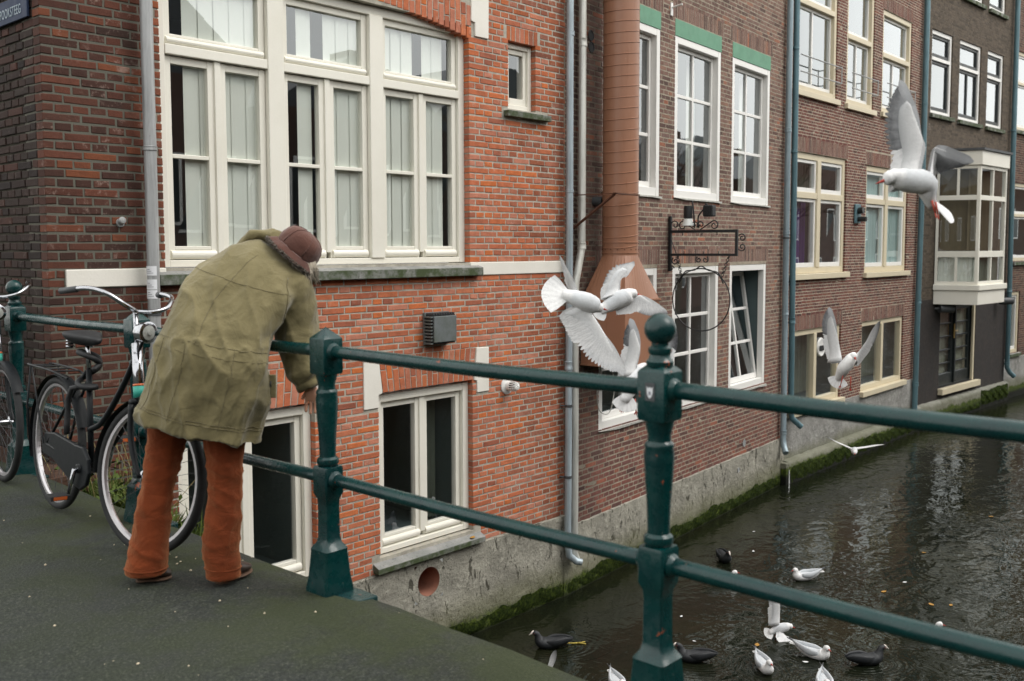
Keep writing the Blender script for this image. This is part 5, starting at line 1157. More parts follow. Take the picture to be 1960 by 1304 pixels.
    # coat: a bell of cloth from hem to collar, the sleeves grown out of it
    sil = [((2.000, 3.984, .700), (2.346, 3.590, .582), .185, .035), ((2.002, 3.982, .722), (2.344, 3.592, .600), .187, .033), ((2.02, 3.934, .867), (2.357, 3.553, .777), .175, .026), ((2.048, 3.89, 1.024), (2.363, 3.534, .935), .155, .014), ((2.09, 3.872, 1.145), (2.381, 3.542, 1.056), .145, .01),
           ((2.147, 3.881, 1.255), (2.449, 3.545, 1.146), .14, .006), ((2.236, 3.868, 1.348), (2.515, 3.545, 1.215), .135, 0), ((2.338, 3.823, 1.424), (2.555, 3.575, 1.300), .115, 0), ((2.431, 3.77, 1.462), (2.562, 3.612, 1.345), .085, 0), ((2.47, 3.75, 1.468), (2.57, 3.63, 1.375), .07, 0)]
    rings = []
    for i in range(len(sil) - 1):
        for t in np.linspace(0, 1, 5, endpoint=False):
            a_, c_ = sil[i], sil[i + 1]; rings.append(ring(V(*a_[0]) * (1 - t) + V(*c_[0]) * t, V(*a_[1]) * (1 - t) + V(*c_[1]) * t, a_[2] * (1 - t) + c_[2] * t, 48, a_[3] * (1 - t) + c_[3] * t, .8 + .12 * (i + t)))
    rings.append(ring(*sil[-1][:3], 48)); mb = MB().loft(rings)
    mb.tube(smooth_path([(2.46, 3.66, 1.27), (2.525, 3.615, 1.255), (2.553, 3.622, 1.185), (2.568, 3.640, 1.096), (2.588, 3.630, .943), (2.606, 3.598, .835), (2.611, 3.590, .800)], 4), [.09] * 4 + [.094] * 4 + [.098] * 4 + [.096] * 4 + [.085] * 4 + [.062] * 4 + [.052], 20)
    mb.tube(smooth_path([(2.34, 3.80, 1.28), (2.25, 3.87, 1.20), (2.24, 3.88, 1.12), (2.28, 3.82, 1.02), (2.33, 3.76, .98)], 4), [.085] * 4 + [.08] * 4 + [.075] * 4 + [.065] * 4 + [.05], 18)
    def keep(p): return 1.25 if p[2] < 1.05 else (.75 if p[2] < 1.3 else .4)
    coat = remeshed('coat', mb, M['coat'], P, b, .0085, 1.15, 5, 1, keep)
    # hem band, waist seam, back seams, yoke: cords lying on the cloth
    from mathutils.bvhtree import BVHTree
    bm = bmesh.new(); bm.from_mesh(coat.data); bv = BVHTree.FromBMesh(bm)
    def seam(pts, r_=.0028, nm='seam', mat='coat_seam', lift=.0006):
        out = []
        for p in smooth_path(pts, 10):
            q, n_, i_, d_ = bv.find_nearest(Vector(p - V(*b)))
            out.append(V(*(q + n_ * lift)))
        MB().tube(out, r_, 5).build(nm, M[mat], coat, smooth=True)
    def onring(k_, t, z_off=0):
        i = int(k_); f_ = k_ - i; a_, c_ = sil[i], sil[min(i + 1, len(sil) - 1)]
        l = V(*a_[0]) * (1 - f_) + V(*c_[0]) * f_; r = V(*a_[1]) * (1 - f_) + V(*c_[1]) * f_; th = a_[2] * (1 - f_) + c_[2] * f_
        return (l + r) / 2 + (r - l) / 2 * math.cos(t) + Fd * th * math.sin(t) * 1.0 + V(0, 0, z_off)
    front = np.linspace(math.pi + .05, 2 * math.pi - .05, 9)
    seam([onring(1.25, t) for t in front], .0020); seam([onring(1.32, t) for t in front], .0015); seam([onring(3.35, t) for t in front], .0018); seam([onring(3.0, t) for t in front], .0014)
    for t in (3.75, 4.35, 5.15): seam([onring(k_, t + .02 * k_) for k_ in np.linspace(1.2, 3.3, 8)], .0016)
    seam([onring(k_, 4.55) for k_ in np.linspace(3.4, 7.5, 10)], .0013); seam([onring(5.9, t) for t in np.linspace(math.pi + .3, 2 * math.pi - .4, 8)], .0014); seam([(2.47, 3.52, 1.30), (2.44, 3.50, 1.22), (2.43, 3.52, 1.12), (2.44, 3.55, 1.05)], .003)
    # pocket flap with a buckle at her right side
    MB().box(-.006, .006, -.045, .045, -.07, .03).build('pocket_flap', M['coat'], coat, bevel=.005, xf=Matrix.Translation(Vector((2.352, 3.555, .855)) - Vector(b)) @ Matrix.Rotation(R(35), 4, 'Z'))
    MB().torus((2.366, 3.538, .845), .013, .003, ax=(.7, -.7, 0), n=14, k=5).build('buckle', M['dark_metal'], coat, org=b)
    # hood folded behind the neck
    mb = MB(); mb.tube(smooth_path([(2.405, 3.81, 1.42), (2.43, 3.76, 1.475), (2.485, 3.705, 1.475), (2.535, 3.645, 1.42), (2.565, 3.60, 1.345), (2.575, 3.60, 1.29)], 5), [.022] * 5 + [.030] * 5 + [.038] * 5 + [.042] * 5 + [.038] * 5 + [.028], 14)
    mb.tube(smooth_path([(2.47, 3.76, 1.46), (2.505, 3.71, 1.462), (2.545, 3.66, 1.41), (2.575, 3.62, 1.34)], 5), [.032] * 5 + [.04] * 5 + [.036] * 5 + [.028], 12)
    remeshed('hood', mb, M['coat'], coat, b, .007, .9, 5, 7)
    # hair
    hc = V(2.588, 3.652, 1.365); mb = MB(); rnd = random.Random(5)
    for i in range(420):
        a = rnd.uniform(-2.5, .8); d = unit(V(rt.x, rt.y, 0) * math.cos(a) * .9 - Fd * (.35 + .65 * abs(math.sin(a)))); p0 = hc + d * rnd.uniform(.082, .10) + V(0, 0, rnd.uniform(-.03, .006)); L_ = rnd.uniform(.045, .09)
        p1 = p0 + d * .010 + V(0, 0, -L_ * .5); p2 = p0 + d * rnd.uniform(-.01, .02) + V(rnd.uniform(-.01, .02), rnd.uniform(-.02, .01), -L_); mb.tube([p0, p1, p2], [.0038, .0034, .0006], 4)
    hair = mb.build('hair', M['hair'], P, org=b, smooth=True)
    # hat: bell crown of sewn panels and a turned fleece brim
    ax = unit(V(2.633, 3.609, 1.475) - V(2.583, 3.655, 1.398)); c0 = V(2.583, 3.655, 1.398) - Fd * .015; e1 = unit(V(2.648, 3.575, 1.31) - V(2.518, 3.737, 1.491)); e1 = unit(e1 - ax * (e1 @ ax)); e2 = np.cross(ax, e1)
    def hr(r_, h_, n=36, wob=0): return [c0 + ax * h_ + (e1 * math.cos(t) + e2 * math.sin(t)) * r_ * (1 + wob * abs(math.sin(3 * t)) ** .5) for t in np.linspace(0, 2 * math.pi, n, endpoint=False)]
    hat = MB().loft([hr(.104, .0), hr(.103, .02), hr(.101, .045, wob=.01), hr(.094, .07, wob=.015), hr(.080, .092, wob=.02), hr(.055, .107, wob=.02), hr(.025, .114), hr(.004, .116)]).build('hat', M['hat'], P, org=b, smooth=True)
    for kk in range(6):
        t = kk * math.pi / 3; mb = MB().tube([c0 + ax * h_ + (e1 * math.cos(t) + e2 * math.sin(t)) * r_ for r_, h_ in ((.1035, .02), (.1015, .045), (.0945, .07), (.0805, .0925), (.0555, .1075), (.0255, .1145))], .0024, 5); mb.build('panel_seam', M['hat'], hat, org=b, smooth=True)
    mb = MB(); rr_ = []
    for t in np.linspace(0, 2 * math.pi, 48, endpoint=False):
        d = e1 * math.cos(t) + e2 * math.sin(t); w_ = .003 * math.sin(9 * t) + .002 * math.sin(17 * t + 1)
        rr_.append([c0 + d * (q[0] + w_) + ax * q[1] for q in ((.100, .014), (.110, .008), (.128, -.008), (.137, -.018), (.134, -.026), (.118, -.020), (.098, -.002))])
    rr_.append(rr_[0]); mb.loft(rr_, True, False); mb.build('brim', M['hat'], hat, org=b, smooth=True)
    mb = MB(); rnd = random.Random(9)
    for i in range(1500):
        t = rnd.uniform(0, 2 * math.pi); d = e1 * math.cos(t) + e2 * math.sin(t); q = rnd.choice(((.134, -.016), (.138, -.021), (.133, -.028), (.124, -.025), (.116, -.021)))
        p = c0 + d * q[0] + ax * q[1]; o_ = V(rnd.gauss(0, 1), rnd.gauss(0, 1), rnd.gauss(0, 1)) * .0028; mb.tube([p, p + o_ + d * .003], [.0035, .0018], 4)
    mb.build('fleece_edge', M['fleece'], hat, org=b, smooth=True); bm.free()
    # face under the brim, turned down towards the water
    fd = unit(e1 * .75 - ax * .2 + V(.2, 0, -.35)); fc = V(2.585, 3.64, 1.36)
    MB().tube([fc + fd * .075, fc + fd * .10 + V(0, 0, -.012)], [.016, .010], 8).build('nose', M['skin'], P, org=b, smooth=True)
    for s_ in (-1, 1): MB().lathe([(0, -.008), (.008, -.004), (.010, 0), (.008, .004), (0, .008)], fc + fd * .075 + np.cross(fd, ax) * .032 * s_ + ax * .028, 8).build('eye', M['white_plastic'], P, org=b, smooth=True)
person()

# ================================================================== gulls and coots
def attr_mat(name, rough=.75):
    k = NM(name, rough, .2); at = k.nd('Attribute', attribute_name='bc'); c = k.mix(k.mr(k.noise(60, 5, .7), .4, .7, 0, .28), at.outputs['Color'], (.42, .42, .43)); k.color(c); k.bump(k.noise(120, 4, .7), .5, .004); k.b.inputs['Sheen Weight'].default_value = .15
    k.b.inputs['Subsurface Weight'].default_value = .0; return k.m
M['plumage'] = attr_mat('white_and_grey_plumage'); M['bill'] = painted('red_bill', (.42, .045, .03), .4, .3, .05, 30); M['legs'] = painted('red_legs', (.45, .07, .04), .5, .2, .1, 30)
M['eye'] = painted('black_eye', (.006, .006, .006), .1, 0, 0); M['coot_black'] = painted('slate_black_plumage', (.013, .015, .018), .6, .5, .5, 22, dirtcol=(.018, .022, .027)); M['coot_bill'] = painted('white_bill', (.8, .72, .66), .4, .1, .03); M['coot_leg'] = painted('yellow_green_legs', (.42, .32, .05), .6, .2, .1)
WH = (.80, .80, .80); GR = (.52, .55, .58); DK = (.022, .024, .028); PALE = (.72, .73, .745)
def lerp(a, b, t): return tuple(p + (q - p) * t for p, q in zip(a, b))
def body_rings(path, prof, upv, n=14):
    """path of points, prof (half width, half height)"""
    P = [V(*p) for p in path]; rings = []; k_ = len(P)
    for i in range(k_):
        t = unit(P[min(i + 1, k_ - 1)] - P[max(i - 1, 0)]); s_ = unit(np.cross(t, upv)); u_ = np.cross(s_, t); w_, h_ = prof[i]
        rings.append([P[i] + s_ * w_ * math.cos(a) + u_ * h_ * math.sin(a) for a in np.linspace(0, 2 * math.pi, n, endpoint=False)])
    return rings
def colored(name, rings, cf, parent, org, closed=True, smooth=True):
    mb = MB().loft(rings, closed); at = [(*cf(i, j), 1) for i in range(len(rings)) for j in range(len(rings[0]))]
    return mb.build(name, M['plumage'], parent, org=org, smooth=smooth, attr=at)
def wing(parent, org, root, wrist, tip, trail, chord=.125, name='wing', nf=34, under=False, seed=0, spread=1.0, dark=.5):
    """leading edge root-wrist-tip; feathers run back along trail at the root and fan outwards to the tip"""
    rn = random.Random(seed); root, wrist, tip = V(*root), V(*wrist), V(*tip); tr_ = unit(trail); a1 = wrist - root; a2 = tip - wrist
    L1, L2 = np.linalg.norm(a1), np.linalg.norm(a2)
    def lead(s):
        if s < .45: t = s / .45; return root + a1 * t
        t = (s - .45) / .55; return wrist + a2 * t * .62
    nrm = unit(np.cross(a1 + a2, tr_)); mb = MB(); at = []
    def addstrip(p0, p1, w0, w1, w2, off, colf, side):
        n = 5; vs = []; cs = []
        for i in range(n + 1):
            t = i / n; p = p0 + (p1 - p0) * t + nrm * (off - .010 * t * t); wd = w0 * (1 - t) + w1 * t
            if t > .75: wd *= (1 - ((t - .75) / .25) ** 2 * .8)
            vs += [p - side * wd, p + nrm * .0014, p + side * wd]; cc = colf(t); jt = rn.uniform(.95, 1.03); cs += [tuple(q * .80 * jt for q in cc), tuple(q * jt for q in cc), tuple(q * .92 * jt for q in cc)]
        fs = []
        for i in range(n):
            for j in (0, 1): fs.append((i * 3 + j, i * 3 + j + 1, (i + 1) * 3 + j + 1, (i + 1) * 3 + j))
        mb.add(vs, fs); at.extend([(*c, 1) for c in cs])
    base = PALE if not under else (.62, .63, .65)
    for i in range(nf):
        s = (i + .5) / nf; p0 = lead(min(1, s * 1.02)); out = unit(a2)
        f = max(0, (s - .40) / .60); d = unit(tr_ * (1 - f ** .75) + out * f ** .75 * spread); 
        ln = chord * (1.0 + .12 * math.sin(s * 3)) if f <= 0 else chord * (1 - f) + (np.linalg.norm(tip - p0) * (.62 + .38 * f)) * f
        ln = max(ln, chord * .8) * (1 + rn.uniform(-.02, .02)); p1 = p0 + d * ln; side = unit(np.cross(d, nrm)); wd = .0215 if f <= 0 else .0175
        prim = f > .12
        def cf(t, prim=prim, f=f):
            if under and prim: return lerp((.5, .51, .53), DK, min(1, max(0, (t - .25) * 1.6)) * dark * 1.6 if f < .85 else .2)
            if prim and t > .78: return lerp(base, DK, min(1, (t - .78) / .08) * min(1, dark * 1.6))
            return lerp(base, WH, .45 if t < .5 else .75)
        addstrip(p0, p1, wd, wd * .85, 0, -.0008 * (i % 2) - .0004 * i / nf, cf, side)
    w_o = len(mb.v)
    # coverts: a soft airfoil over the front half
    rings = []; ns = 14
    for i in range(ns + 1):
        s = i / ns; p = lead(s) ; f = max(0, (s - .45) / .55); c_ = chord * (.72 - .34 * f + .35 * max(0, 1 - s / .25) ** 2) * (1 - .55 * max(0, (s - .85) / .15)); d = unit(tr_ * (1 - f * .75) + unit(a2) * f * .75); th = .005 * (1 - .7 * s) + .022 * max(0, 1 - s / .3) ** 2
        rings.append([p + d * c_ * x + nrm * th * y for x, y in ((0, 0), (.06, .8), (.25, 1), (.6, .6), (1, .05), (1, -.05), (.6, -.35), (.25, -.6), (.06, -.6))])
    b0 = len(mb.v); mb.loft(rings)
    for i in range(ns + 1):
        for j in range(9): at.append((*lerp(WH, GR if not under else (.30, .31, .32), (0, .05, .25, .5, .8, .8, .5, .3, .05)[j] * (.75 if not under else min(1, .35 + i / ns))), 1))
    return mb.build(name, M['plumage'], parent, org=org, smooth=True, attr=at)
def tail_fan(parent, org, base, tip, upv, half, n=11, black=False):
    base, tip = V(*base), V(*tip); d = unit(tip - base); L = np.linalg.norm(tip - base); s_ = unit(np.cross(d, upv)); nn = np.cross(s_, d); mb = MB(); at = []
    for i in range(n):
        a = (i / (n - 1) - .5) * 2 * half; dd = d * math.cos(a) + s_ * math.sin(a); sd = np.cross(nn, dd); ln = L * (1 - .06 * abs(a)); p0 = base - d * .01
        for k_ in range(5):
            t = k_ / 4; w_ = .011 + .009 * t - (.007 if k_ == 4 else 0); p = p0 + dd * ln * t + nn * (.0012 * (i % 2)); mb.v += [tuple(p - sd * w_), tuple(p + nn * .001), tuple(p + sd * w_)]; at += [tuple(q * .80 for q in WH) + (1,), (*WH, 1), tuple(q * .93 for q in WH) + (1,)]
        b = len(mb.v) - 15
        for k_ in range(4):
            for j in (0, 1): mb.f.append((b + k_ * 3 + j, b + k_ * 3 + j + 1, b + (k_ + 1) * 3 + j + 1, b + (k_ + 1) * 3 + j))
    return mb.build('tail', M['plumage'], parent, org=org, smooth=True, attr=at)
def head_parts(e, org, hc, fwd, upv, billlen=.034, coot=False):
    fwd = unit(fwd); s_ = unit(np.cross(fwd, upv)); u_ = np.cross(s_, fwd)
    MB().tube([hc + fwd * .018, hc + fwd * .034 - u_ * .003, hc + fwd * (.024 + billlen) - u_ * .008], [.0085, .0055, .0012], 8).build('bill', M['coot_bill' if coot else 'bill'], e, org=org, smooth=True)
    for q in (-1, 1): MB().lathe([(0, -.003), (.0028, -.0018), (.0034, 0), (.0028, .0018), (0, .003)], hc + fwd * .010 + s_ * .0195 * q + u_ * .005, 8).build('eye', M['eye'], e, org=org, smooth=True)
    if not coot:
        for q in (-1, 1): MB().lathe([(0, -.0045), (.0035, -.002), (.0045, 0), (.0035, .002), (0, .0045)], hc - fwd * .010 + s_ * .0185 * q + u_ * .003, 8).build('ear_spot', M['eye'], e, org=org, smooth=True)
def gull_fly(label, tail, tb, body, neck, beak, w1, w2, t1, t2, upv, fan=.55, under=(False, False), legs=None, tup=None, chord=.12, dark=.5, bs=1.0, seed=0, group='gulls in the air'):
    org = tuple(body); e = empty('gull', org); tag(e, label, 'gull', group); tail, tb, body, neck, beak = map(lambda q: V(*q), (tail, tb, body, neck, beak)); upv = unit(upv)
    hf = unit(beak - neck); hc = neck; mid = body; q = unit(neck - body)
    path = smooth_path([tb - unit(body - tb) * .035, tb * .7 + body * .3, body, body * .45 + neck * .55, neck - hf * .012, neck + hf * .012, neck + hf * .027], 3); k_ = len(path); t = np.linspace(0, 1, k_)
    W_ = np.interp(t, [0, .17, .35, .55, .7, .83, .93, 1], [.022, .037, .047, .041, .026, .0245, .018, .007]); W_ = W_ * np.interp(t, [0, .6, .75, 1], [bs, bs, 1, 1]); H_ = W_ * np.interp(t, [0, .3, .6, 1], [.75, .95, 1.0, 1.05])
    rings = body_rings(path, list(zip(W_, H_)), upv)
    rings = [[p * 1.0 + unit(p - np.mean(rg, 0)) * .0035 * mnoise.noise(Vector(p) * 55) for p in rg] for rg in rings]
    def cf(i, j):
        a = j / 14 * 2 * math.pi; s = i / (k_ - 1); back = max(0, math.sin(a)); return lerp(lerp(WH, (.60, .57, .53), max(0, -math.sin(a)) * .5), GR, (back * .8 if .15 < s < .6 else 0))  # underside shade is put into the white colour; the grey back is plumage
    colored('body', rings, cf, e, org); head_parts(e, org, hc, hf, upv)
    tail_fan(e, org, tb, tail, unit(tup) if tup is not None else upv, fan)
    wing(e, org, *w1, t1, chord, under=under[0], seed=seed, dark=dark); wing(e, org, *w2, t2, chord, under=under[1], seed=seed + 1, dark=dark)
    for a, b_ in (legs or ()):
        a, b_ = V(*a), V(*b_); lg = MB().tube([a, a * .4 + b_ * .6, b_], [.0045, .0036, .003], 6).build('leg', M['legs'], e, org=org, smooth=True); d = unit(b_ - a); s_ = unit(np.cross(d, upv))
        MB().tube([b_, b_ + d * .016 + s_ * .010], .0028, 5).tube([b_, b_ + d * .02], .0028, 5).tube([b_, b_ + d * .016 - s_ * .010], .0028, 5).build('foot', M['legs'], lg, org=org)
    return e
# toward the viewer, and along the picture to the right and left
TC = V(-fw.x, -fw.y, 0); TR = V(rt.x, rt.y, 0); UP = V(0, 0, 1)
gull_fly('gull with spread white tail flying away in front of the brown duct', (3.790, 3.255, 1.195), (3.888, 3.145, 1.176), (3.947, 3.081, 1.144), (4.025, 3.055, 1.112), (4.07, 3.03, 1.10), [(3.945, 3.078, 1.135), (4.003, 3.003, .989), (4.057, 2.922, .797)], [(3.930, 3.10, 1.165), (3.94, 3.14, 1.23), (3.91, 3.17, 1.30)], TR * -.8 + UP * -.35, TR * -.3 + UP * .1 - TC * .8, TC * .8 + UP * .5, .80, chord=.15, dark=.1, seed=1, bs=1.12)
gull_fly('gull banking with one wing stretched toward the ball topped post', (4.455, 3.402, 1.009), (4.495, 3.365, 1.075), (4.55, 3.31, 1.12), (4.606, 3.252, 1.157), (4.645, 3.21, 1.150), [(4.548, 3.316, 1.155), (4.56, 3.311, 1.225), (4.605, 3.27, 1.307)], [(4.566, 3.292, 1.13), (4.636, 3.218, 1.150), (4.725, 3.109, 1.05)], TR * -.9 + UP * -.3, TR * -.35 + UP * -.9, TC * .75 + UP * .6, .4, chord=.10, dark=.45, seed=3, bs=1.12)
gull_fly('gull hovering behind the upper rail with red legs hanging', (4.02, 2.89, .578), (4.05, 2.89, .668), (4.09, 2.88, .735), (4.17, 2.87, .80), (4.20, 2.85, .81), [(4.097, 2.879, .77), (4.125, 2.861, .914), (4.101, 2.90, 1.042)], [(4.12, 2.85, .77), (4.20, 2.80, .90), (4.27, 2.76, 1.02)], TR * -.95 + UP * -.1, TR * .8 + UP * -.3, TC * .8 + UP * -.2, .72, under=(True, True), legs=[((4.05, 2.90, .66), (4.03, 2.905, .60)), ((4.085, 2.865, .65), (4.088, 2.86, .585))], chord=.085, dark=.6, seed=5)
gull_fly('large near gull with raised dark wing at the upper right', (3.815, 1.235, 1.512), (3.745, 1.308, 1.60), (3.712, 1.315, 1.655), (3.60, 1.398, 1.672), (3.545, 1.445, 1.645), [(3.692, 1.336, 1.695), (3.714, 1.324, 1.813), (3.672, 1.39, 2.02)], [(3.722, 1.30, 1.685), (3.765, 1.30, 1.79), (3.81, 1.25, 1.765)], TR * -.75 + UP * -.55, TR * .1 + UP * -.8 - TC * .6, UP * .35 + TR * .75 + TC * .45, .40, under=(True, True), legs=[((3.72, 1.29, 1.59), (3.733, 1.281, 1.545)), ((3.728, 1.28, 1.585), (3.74, 1.274, 1.54))], chord=.125, dark=.5, seed=7, bs=1.0)
gull_fly('gull facing the viewer with both wings raised before the red brick house', (6.695, 2.96, .405), (6.725, 2.945, .485), (6.70, 2.90, .56), (6.72, 2.84, .648), (6.695, 2.815, .640), [(6.741, 2.931, .611), (6.728, 2.964, .79), (6.699, 3.018, .988)], [(6.791, 2.876, .611), (6.859, 2.815, .737), (6.93, 2.753, .886)], TR * -.8 + UP * -.2 - TC * .4, TR * .5 + UP * -.4 - TC * .6, UP * .8 - TC * .5, .95, under=(True, False), tup=TC * .8 + UP * .4, legs=[((6.69, 2.90, .51), (6.695, 2.92, .435)), ((6.73, 2.86, .50), (6.74, 2.865, .415))], chord=.10, dark=.5, seed=9)
gull_fly('small far gull gliding low over the water before the mossy ledge', (13.65, 5.72, -1.49), (13.60, 5.70, -1.485), (13.525, 5.673, -1.483), (13.44, 5.63, -1.50), (13.40, 5.61, -1.51), [(13.50, 5.69, -1.468), (13.404, 5.816, -1.401), (13.264, 5.981, -1.295)], [(13.541, 5.65, -1.468), (13.653, 5.536, -1.446), (13.812, 5.367, -1.394)], -TC, -TC, UP, .4, chord=.13, seed=11)
gull_fly('gull landing on the water with one wing held straight up', (8.485, 4.413, -2.345), (8.543, 4.355, -2.305), (8.593, 4.305, -2.275), (8.662, 4.23, -2.255), (8.71, 4.175, -2.275), [(8.596, 4.308, -2.235), (8.609, 4.312, -2.048), (8.567, 4.376, -1.891)], [(8.575, 4.30, -2.285), (8.58, 4.24, -2.33), (8.60, 4.19, -2.36)], TR * -.95 + UP * -.15, TR * -.3 - UP * .5 + TC * .5, UP * .8 + TC * .6, .7, legs=[((8.56, 4.33, -2.30), (8.565, 4.33, -2.375))], chord=.105, dark=.3, seed=13, group='gulls on the canal')
gull_fly('gull half hidden below the deck edge, one narrow wing raised', (5.591, 4.658, -1.982), (5.567, 4.689, -1.942), (5.541, 4.72, -1.914), (5.503, 4.766, -1.882), (5.476, 4.796, -1.882), [(5.551, 4.713, -1.90), (5.574, 4.70, -1.77), (5.615, 4.667, -1.654)], [(5.528, 4.736, -1.912), (5.46, 4.80, -1.94), (5.38, 4.87, -1.99)], TR * .5 + UP * -.5 - TC * .6, TR * -.3 - TC * .7, UP, .4, chord=.05, dark=.35, seed=15)
def ripples(e, seed, r0=.13):
    rr = random.Random(seed); prof = [(r0 + i * .007, .0045 * math.exp(-i * .075) * math.sin(i * .9) + .0012) for i in range(44)]; mb = MB().lathe(prof, (0, 0, 0), 40, caps=False); mb.v = [(x * 1.45 - .02, y * .95, z) for x, y, z in mb.v]
    mb.build('ripple_rings', M['water_ring'], e, smooth=True)
M['water_ring'] = M['water']
def gull_swim(x, y, hd, label, turn=0, sc=1.0):
    e = empty('swimming_gull', (x, y, WATER), hd); tag(e, label, 'gull', 'gulls on the canal'); e.scale = (sc, sc, sc); o = (0, 0, 0)
    hv = V(math.cos(turn), math.sin(turn), 0); hc = V(.115, 0, .125) + hv * .012
    path = smooth_path([(-.19, 0, .075), (-.13, 0, .058), (-.05, 0, .042), (.05, 0, .042), (.10, 0, .062), (.112, 0, .092), tuple(hc - hv * .008 + V(0, 0, .002)), tuple(hc + hv * .014), tuple(hc + hv * .026)], 3); k_ = len(path); t = np.linspace(0, 1, k_)
    W_ = np.interp(t, [0, .12, .28, .45, .56, .66, .76, .88, .95, 1], [.010, .035, .058, .058, .042, .028, .025, .024, .018, .006]); H_ = np.interp(t, [0, .12, .28, .45, .56, .66, .76, .88, .95, 1], [.006, .028, .046, .052, .046, .032, .026, .0235, .018, .006])
    rings = body_rings(path, list(zip(W_, H_)), UP); colored('body', rings, lambda i, j: lerp(WH, GR, .9 * max(0, math.sin(j / 14 * 2 * math.pi)) if .08 < i / (k_ - 1) < .5 else 0), e, o); head_parts(e, o, hc, hv, UP)
    for s_ in (-1, 1):   # folded wings with crossed black tips
        P = [V(.06, s_ * .045, .068), V(-.02, s_ * .058, .07), (V(-.12, s_ * .036, .085)), V(-.20, s_ * .006, .105), V(-.265, -s_ * .016, .125)]; pr = [(.012, .022), (.016, .034), (.013, .026), (.008, .012), (.002, .004)]
        rr = body_rings(smooth_path(P, 3), [tuple(np.array(pr[0]) * 0 + np.array([np.interp(q, [0, .25, .5, .75, 1], [p[0] for p in pr]), np.interp(q, [0, .25, .5, .75, 1], [p[1] for p in pr])])) for q in np.linspace(0, 1, 13)], UP, 10)
        colored('folded_wing', rr, lambda i, j: lerp(GR, DK, min(1, max(0, (i - 8.5) / 2))) if j > -1 else WH, e, o)
    tail_fan(e, o, (-.17, 0, .075), (-.25, 0, .085), UP, .18, 5); ripples(e, int(x * 100), .07)
def rot(v): return math.atan2(v[1], v[0])
AR, AL, AC = rot(TR), rot(-TR), rot(TC)
gull_swim(9.60, 5.50, AR, 'swimming gull just under the lower rail, its head behind the rail')
gull_swim(10.32, 4.87, AL + .25, 'swimming gull facing left above the lower rail', .1)
gull_swim(8.38, 3.85, AR - .75, 'swimming gull turned to the right, beside the dark coot', -.4)
gull_swim(7.82, 4.06, AC + .1, 'swimming gull facing the viewer below the landing gull', .2)
gull_swim(9.60, 3.27, AR - .3, 'swimming gull peeking out under the right part of the lower rail')
gull_swim(7.80, 3.48, AC - .2, 'gull at the bottom edge, only the top of its head showing', .3, 1.05)
gull_swim(6.62, 4.80, AC + .2, 'gull at the bottom edge left of the ball topped post', -.2)
def coot(x, y, hd, label, foot=False):
    e = empty('coot', (x, y, WATER), hd); tag(e, label, 'coot', 'coots on the canal'); o = (0, 0, 0); hc = V(.165, 0, .145)
    path = smooth_path([(-.18, 0, .07), (-.12, 0, .065), (-.03, 0, .048), (.06, 0, .045), (.115, 0, .065), (.135, 0, .105), (.148, 0, .138), (.172, 0, .147), (.188, 0, .145)], 3); t = np.linspace(0, 1, len(path))
    W_ = np.interp(t, [0, .12, .3, .45, .55, .65, .75, .88, 1], [.012, .045, .07, .068, .05, .03, .025, .024, .008]); H_ = np.interp(t, [0, .12, .3, .45, .55, .65, .75, .88, 1], [.012, .035, .055, .055, .048, .032, .026, .025, .008])
    MB().loft(body_rings(path, list(zip(W_, H_)), UP)).build('body', M['coot_black'], e, smooth=True)
    MB().tube([(.180, 0, .172), (.192, 0, .158), (.200, 0, .143), (.226, 0, .130)], [.004, .0095, .010, .0025], 8).build('bill', M['coot_bill'], e, smooth=True)
    for q in (-1, 1):
        MB().lathe([(0, -.003), (.003, 0), (0, .003)], (.175, q * .0225, .150), 8).build('eye', M['bill'], e)
        rr = body_rings(smooth_path([(.06, q * .052, .06), (-.03, q * .066, .07), (-.13, q * .04, .082), (-.2, q * .012, .085)], 3), [(.012 * w_ + .002, .034 * w_ + .003) for w_ in np.interp(np.linspace(0, 1, 10), [0, .3, .7, 1], [.5, 1, .7, .05])], UP, 10); MB().loft(rr).build('folded_wing', M['coot_black'], e, smooth=True)
    ripples(e, int(x * 100), .085)
    if foot: MB().tube(smooth_path([(-.10, -.03, .03), (-.19, -.05, .012), (-.25, -.06, .008)], 3), .007, 6).tube([(-.25, -.06, .008), (-.33, -.03, .008)], .006, 5).tube([(-.25, -.06, .008), (-.33, -.08, .008)], .006, 5).build('leg', M['coot_leg'], e, smooth=True)
coot(6.94, 5.80, AL + .1, 'coot at the left, heading left past the raised gull wing', True)
coot(10.32, 5.92, AC + .15, 'far coot facing the viewer above the lower rail')
coot(7.58, 4.62, AL - .1, 'coot just right of the ball topped post, heading left')
coot(8.56, 3.44, AR + .15, 'dark coot swimming right at the bottom right of the canal')

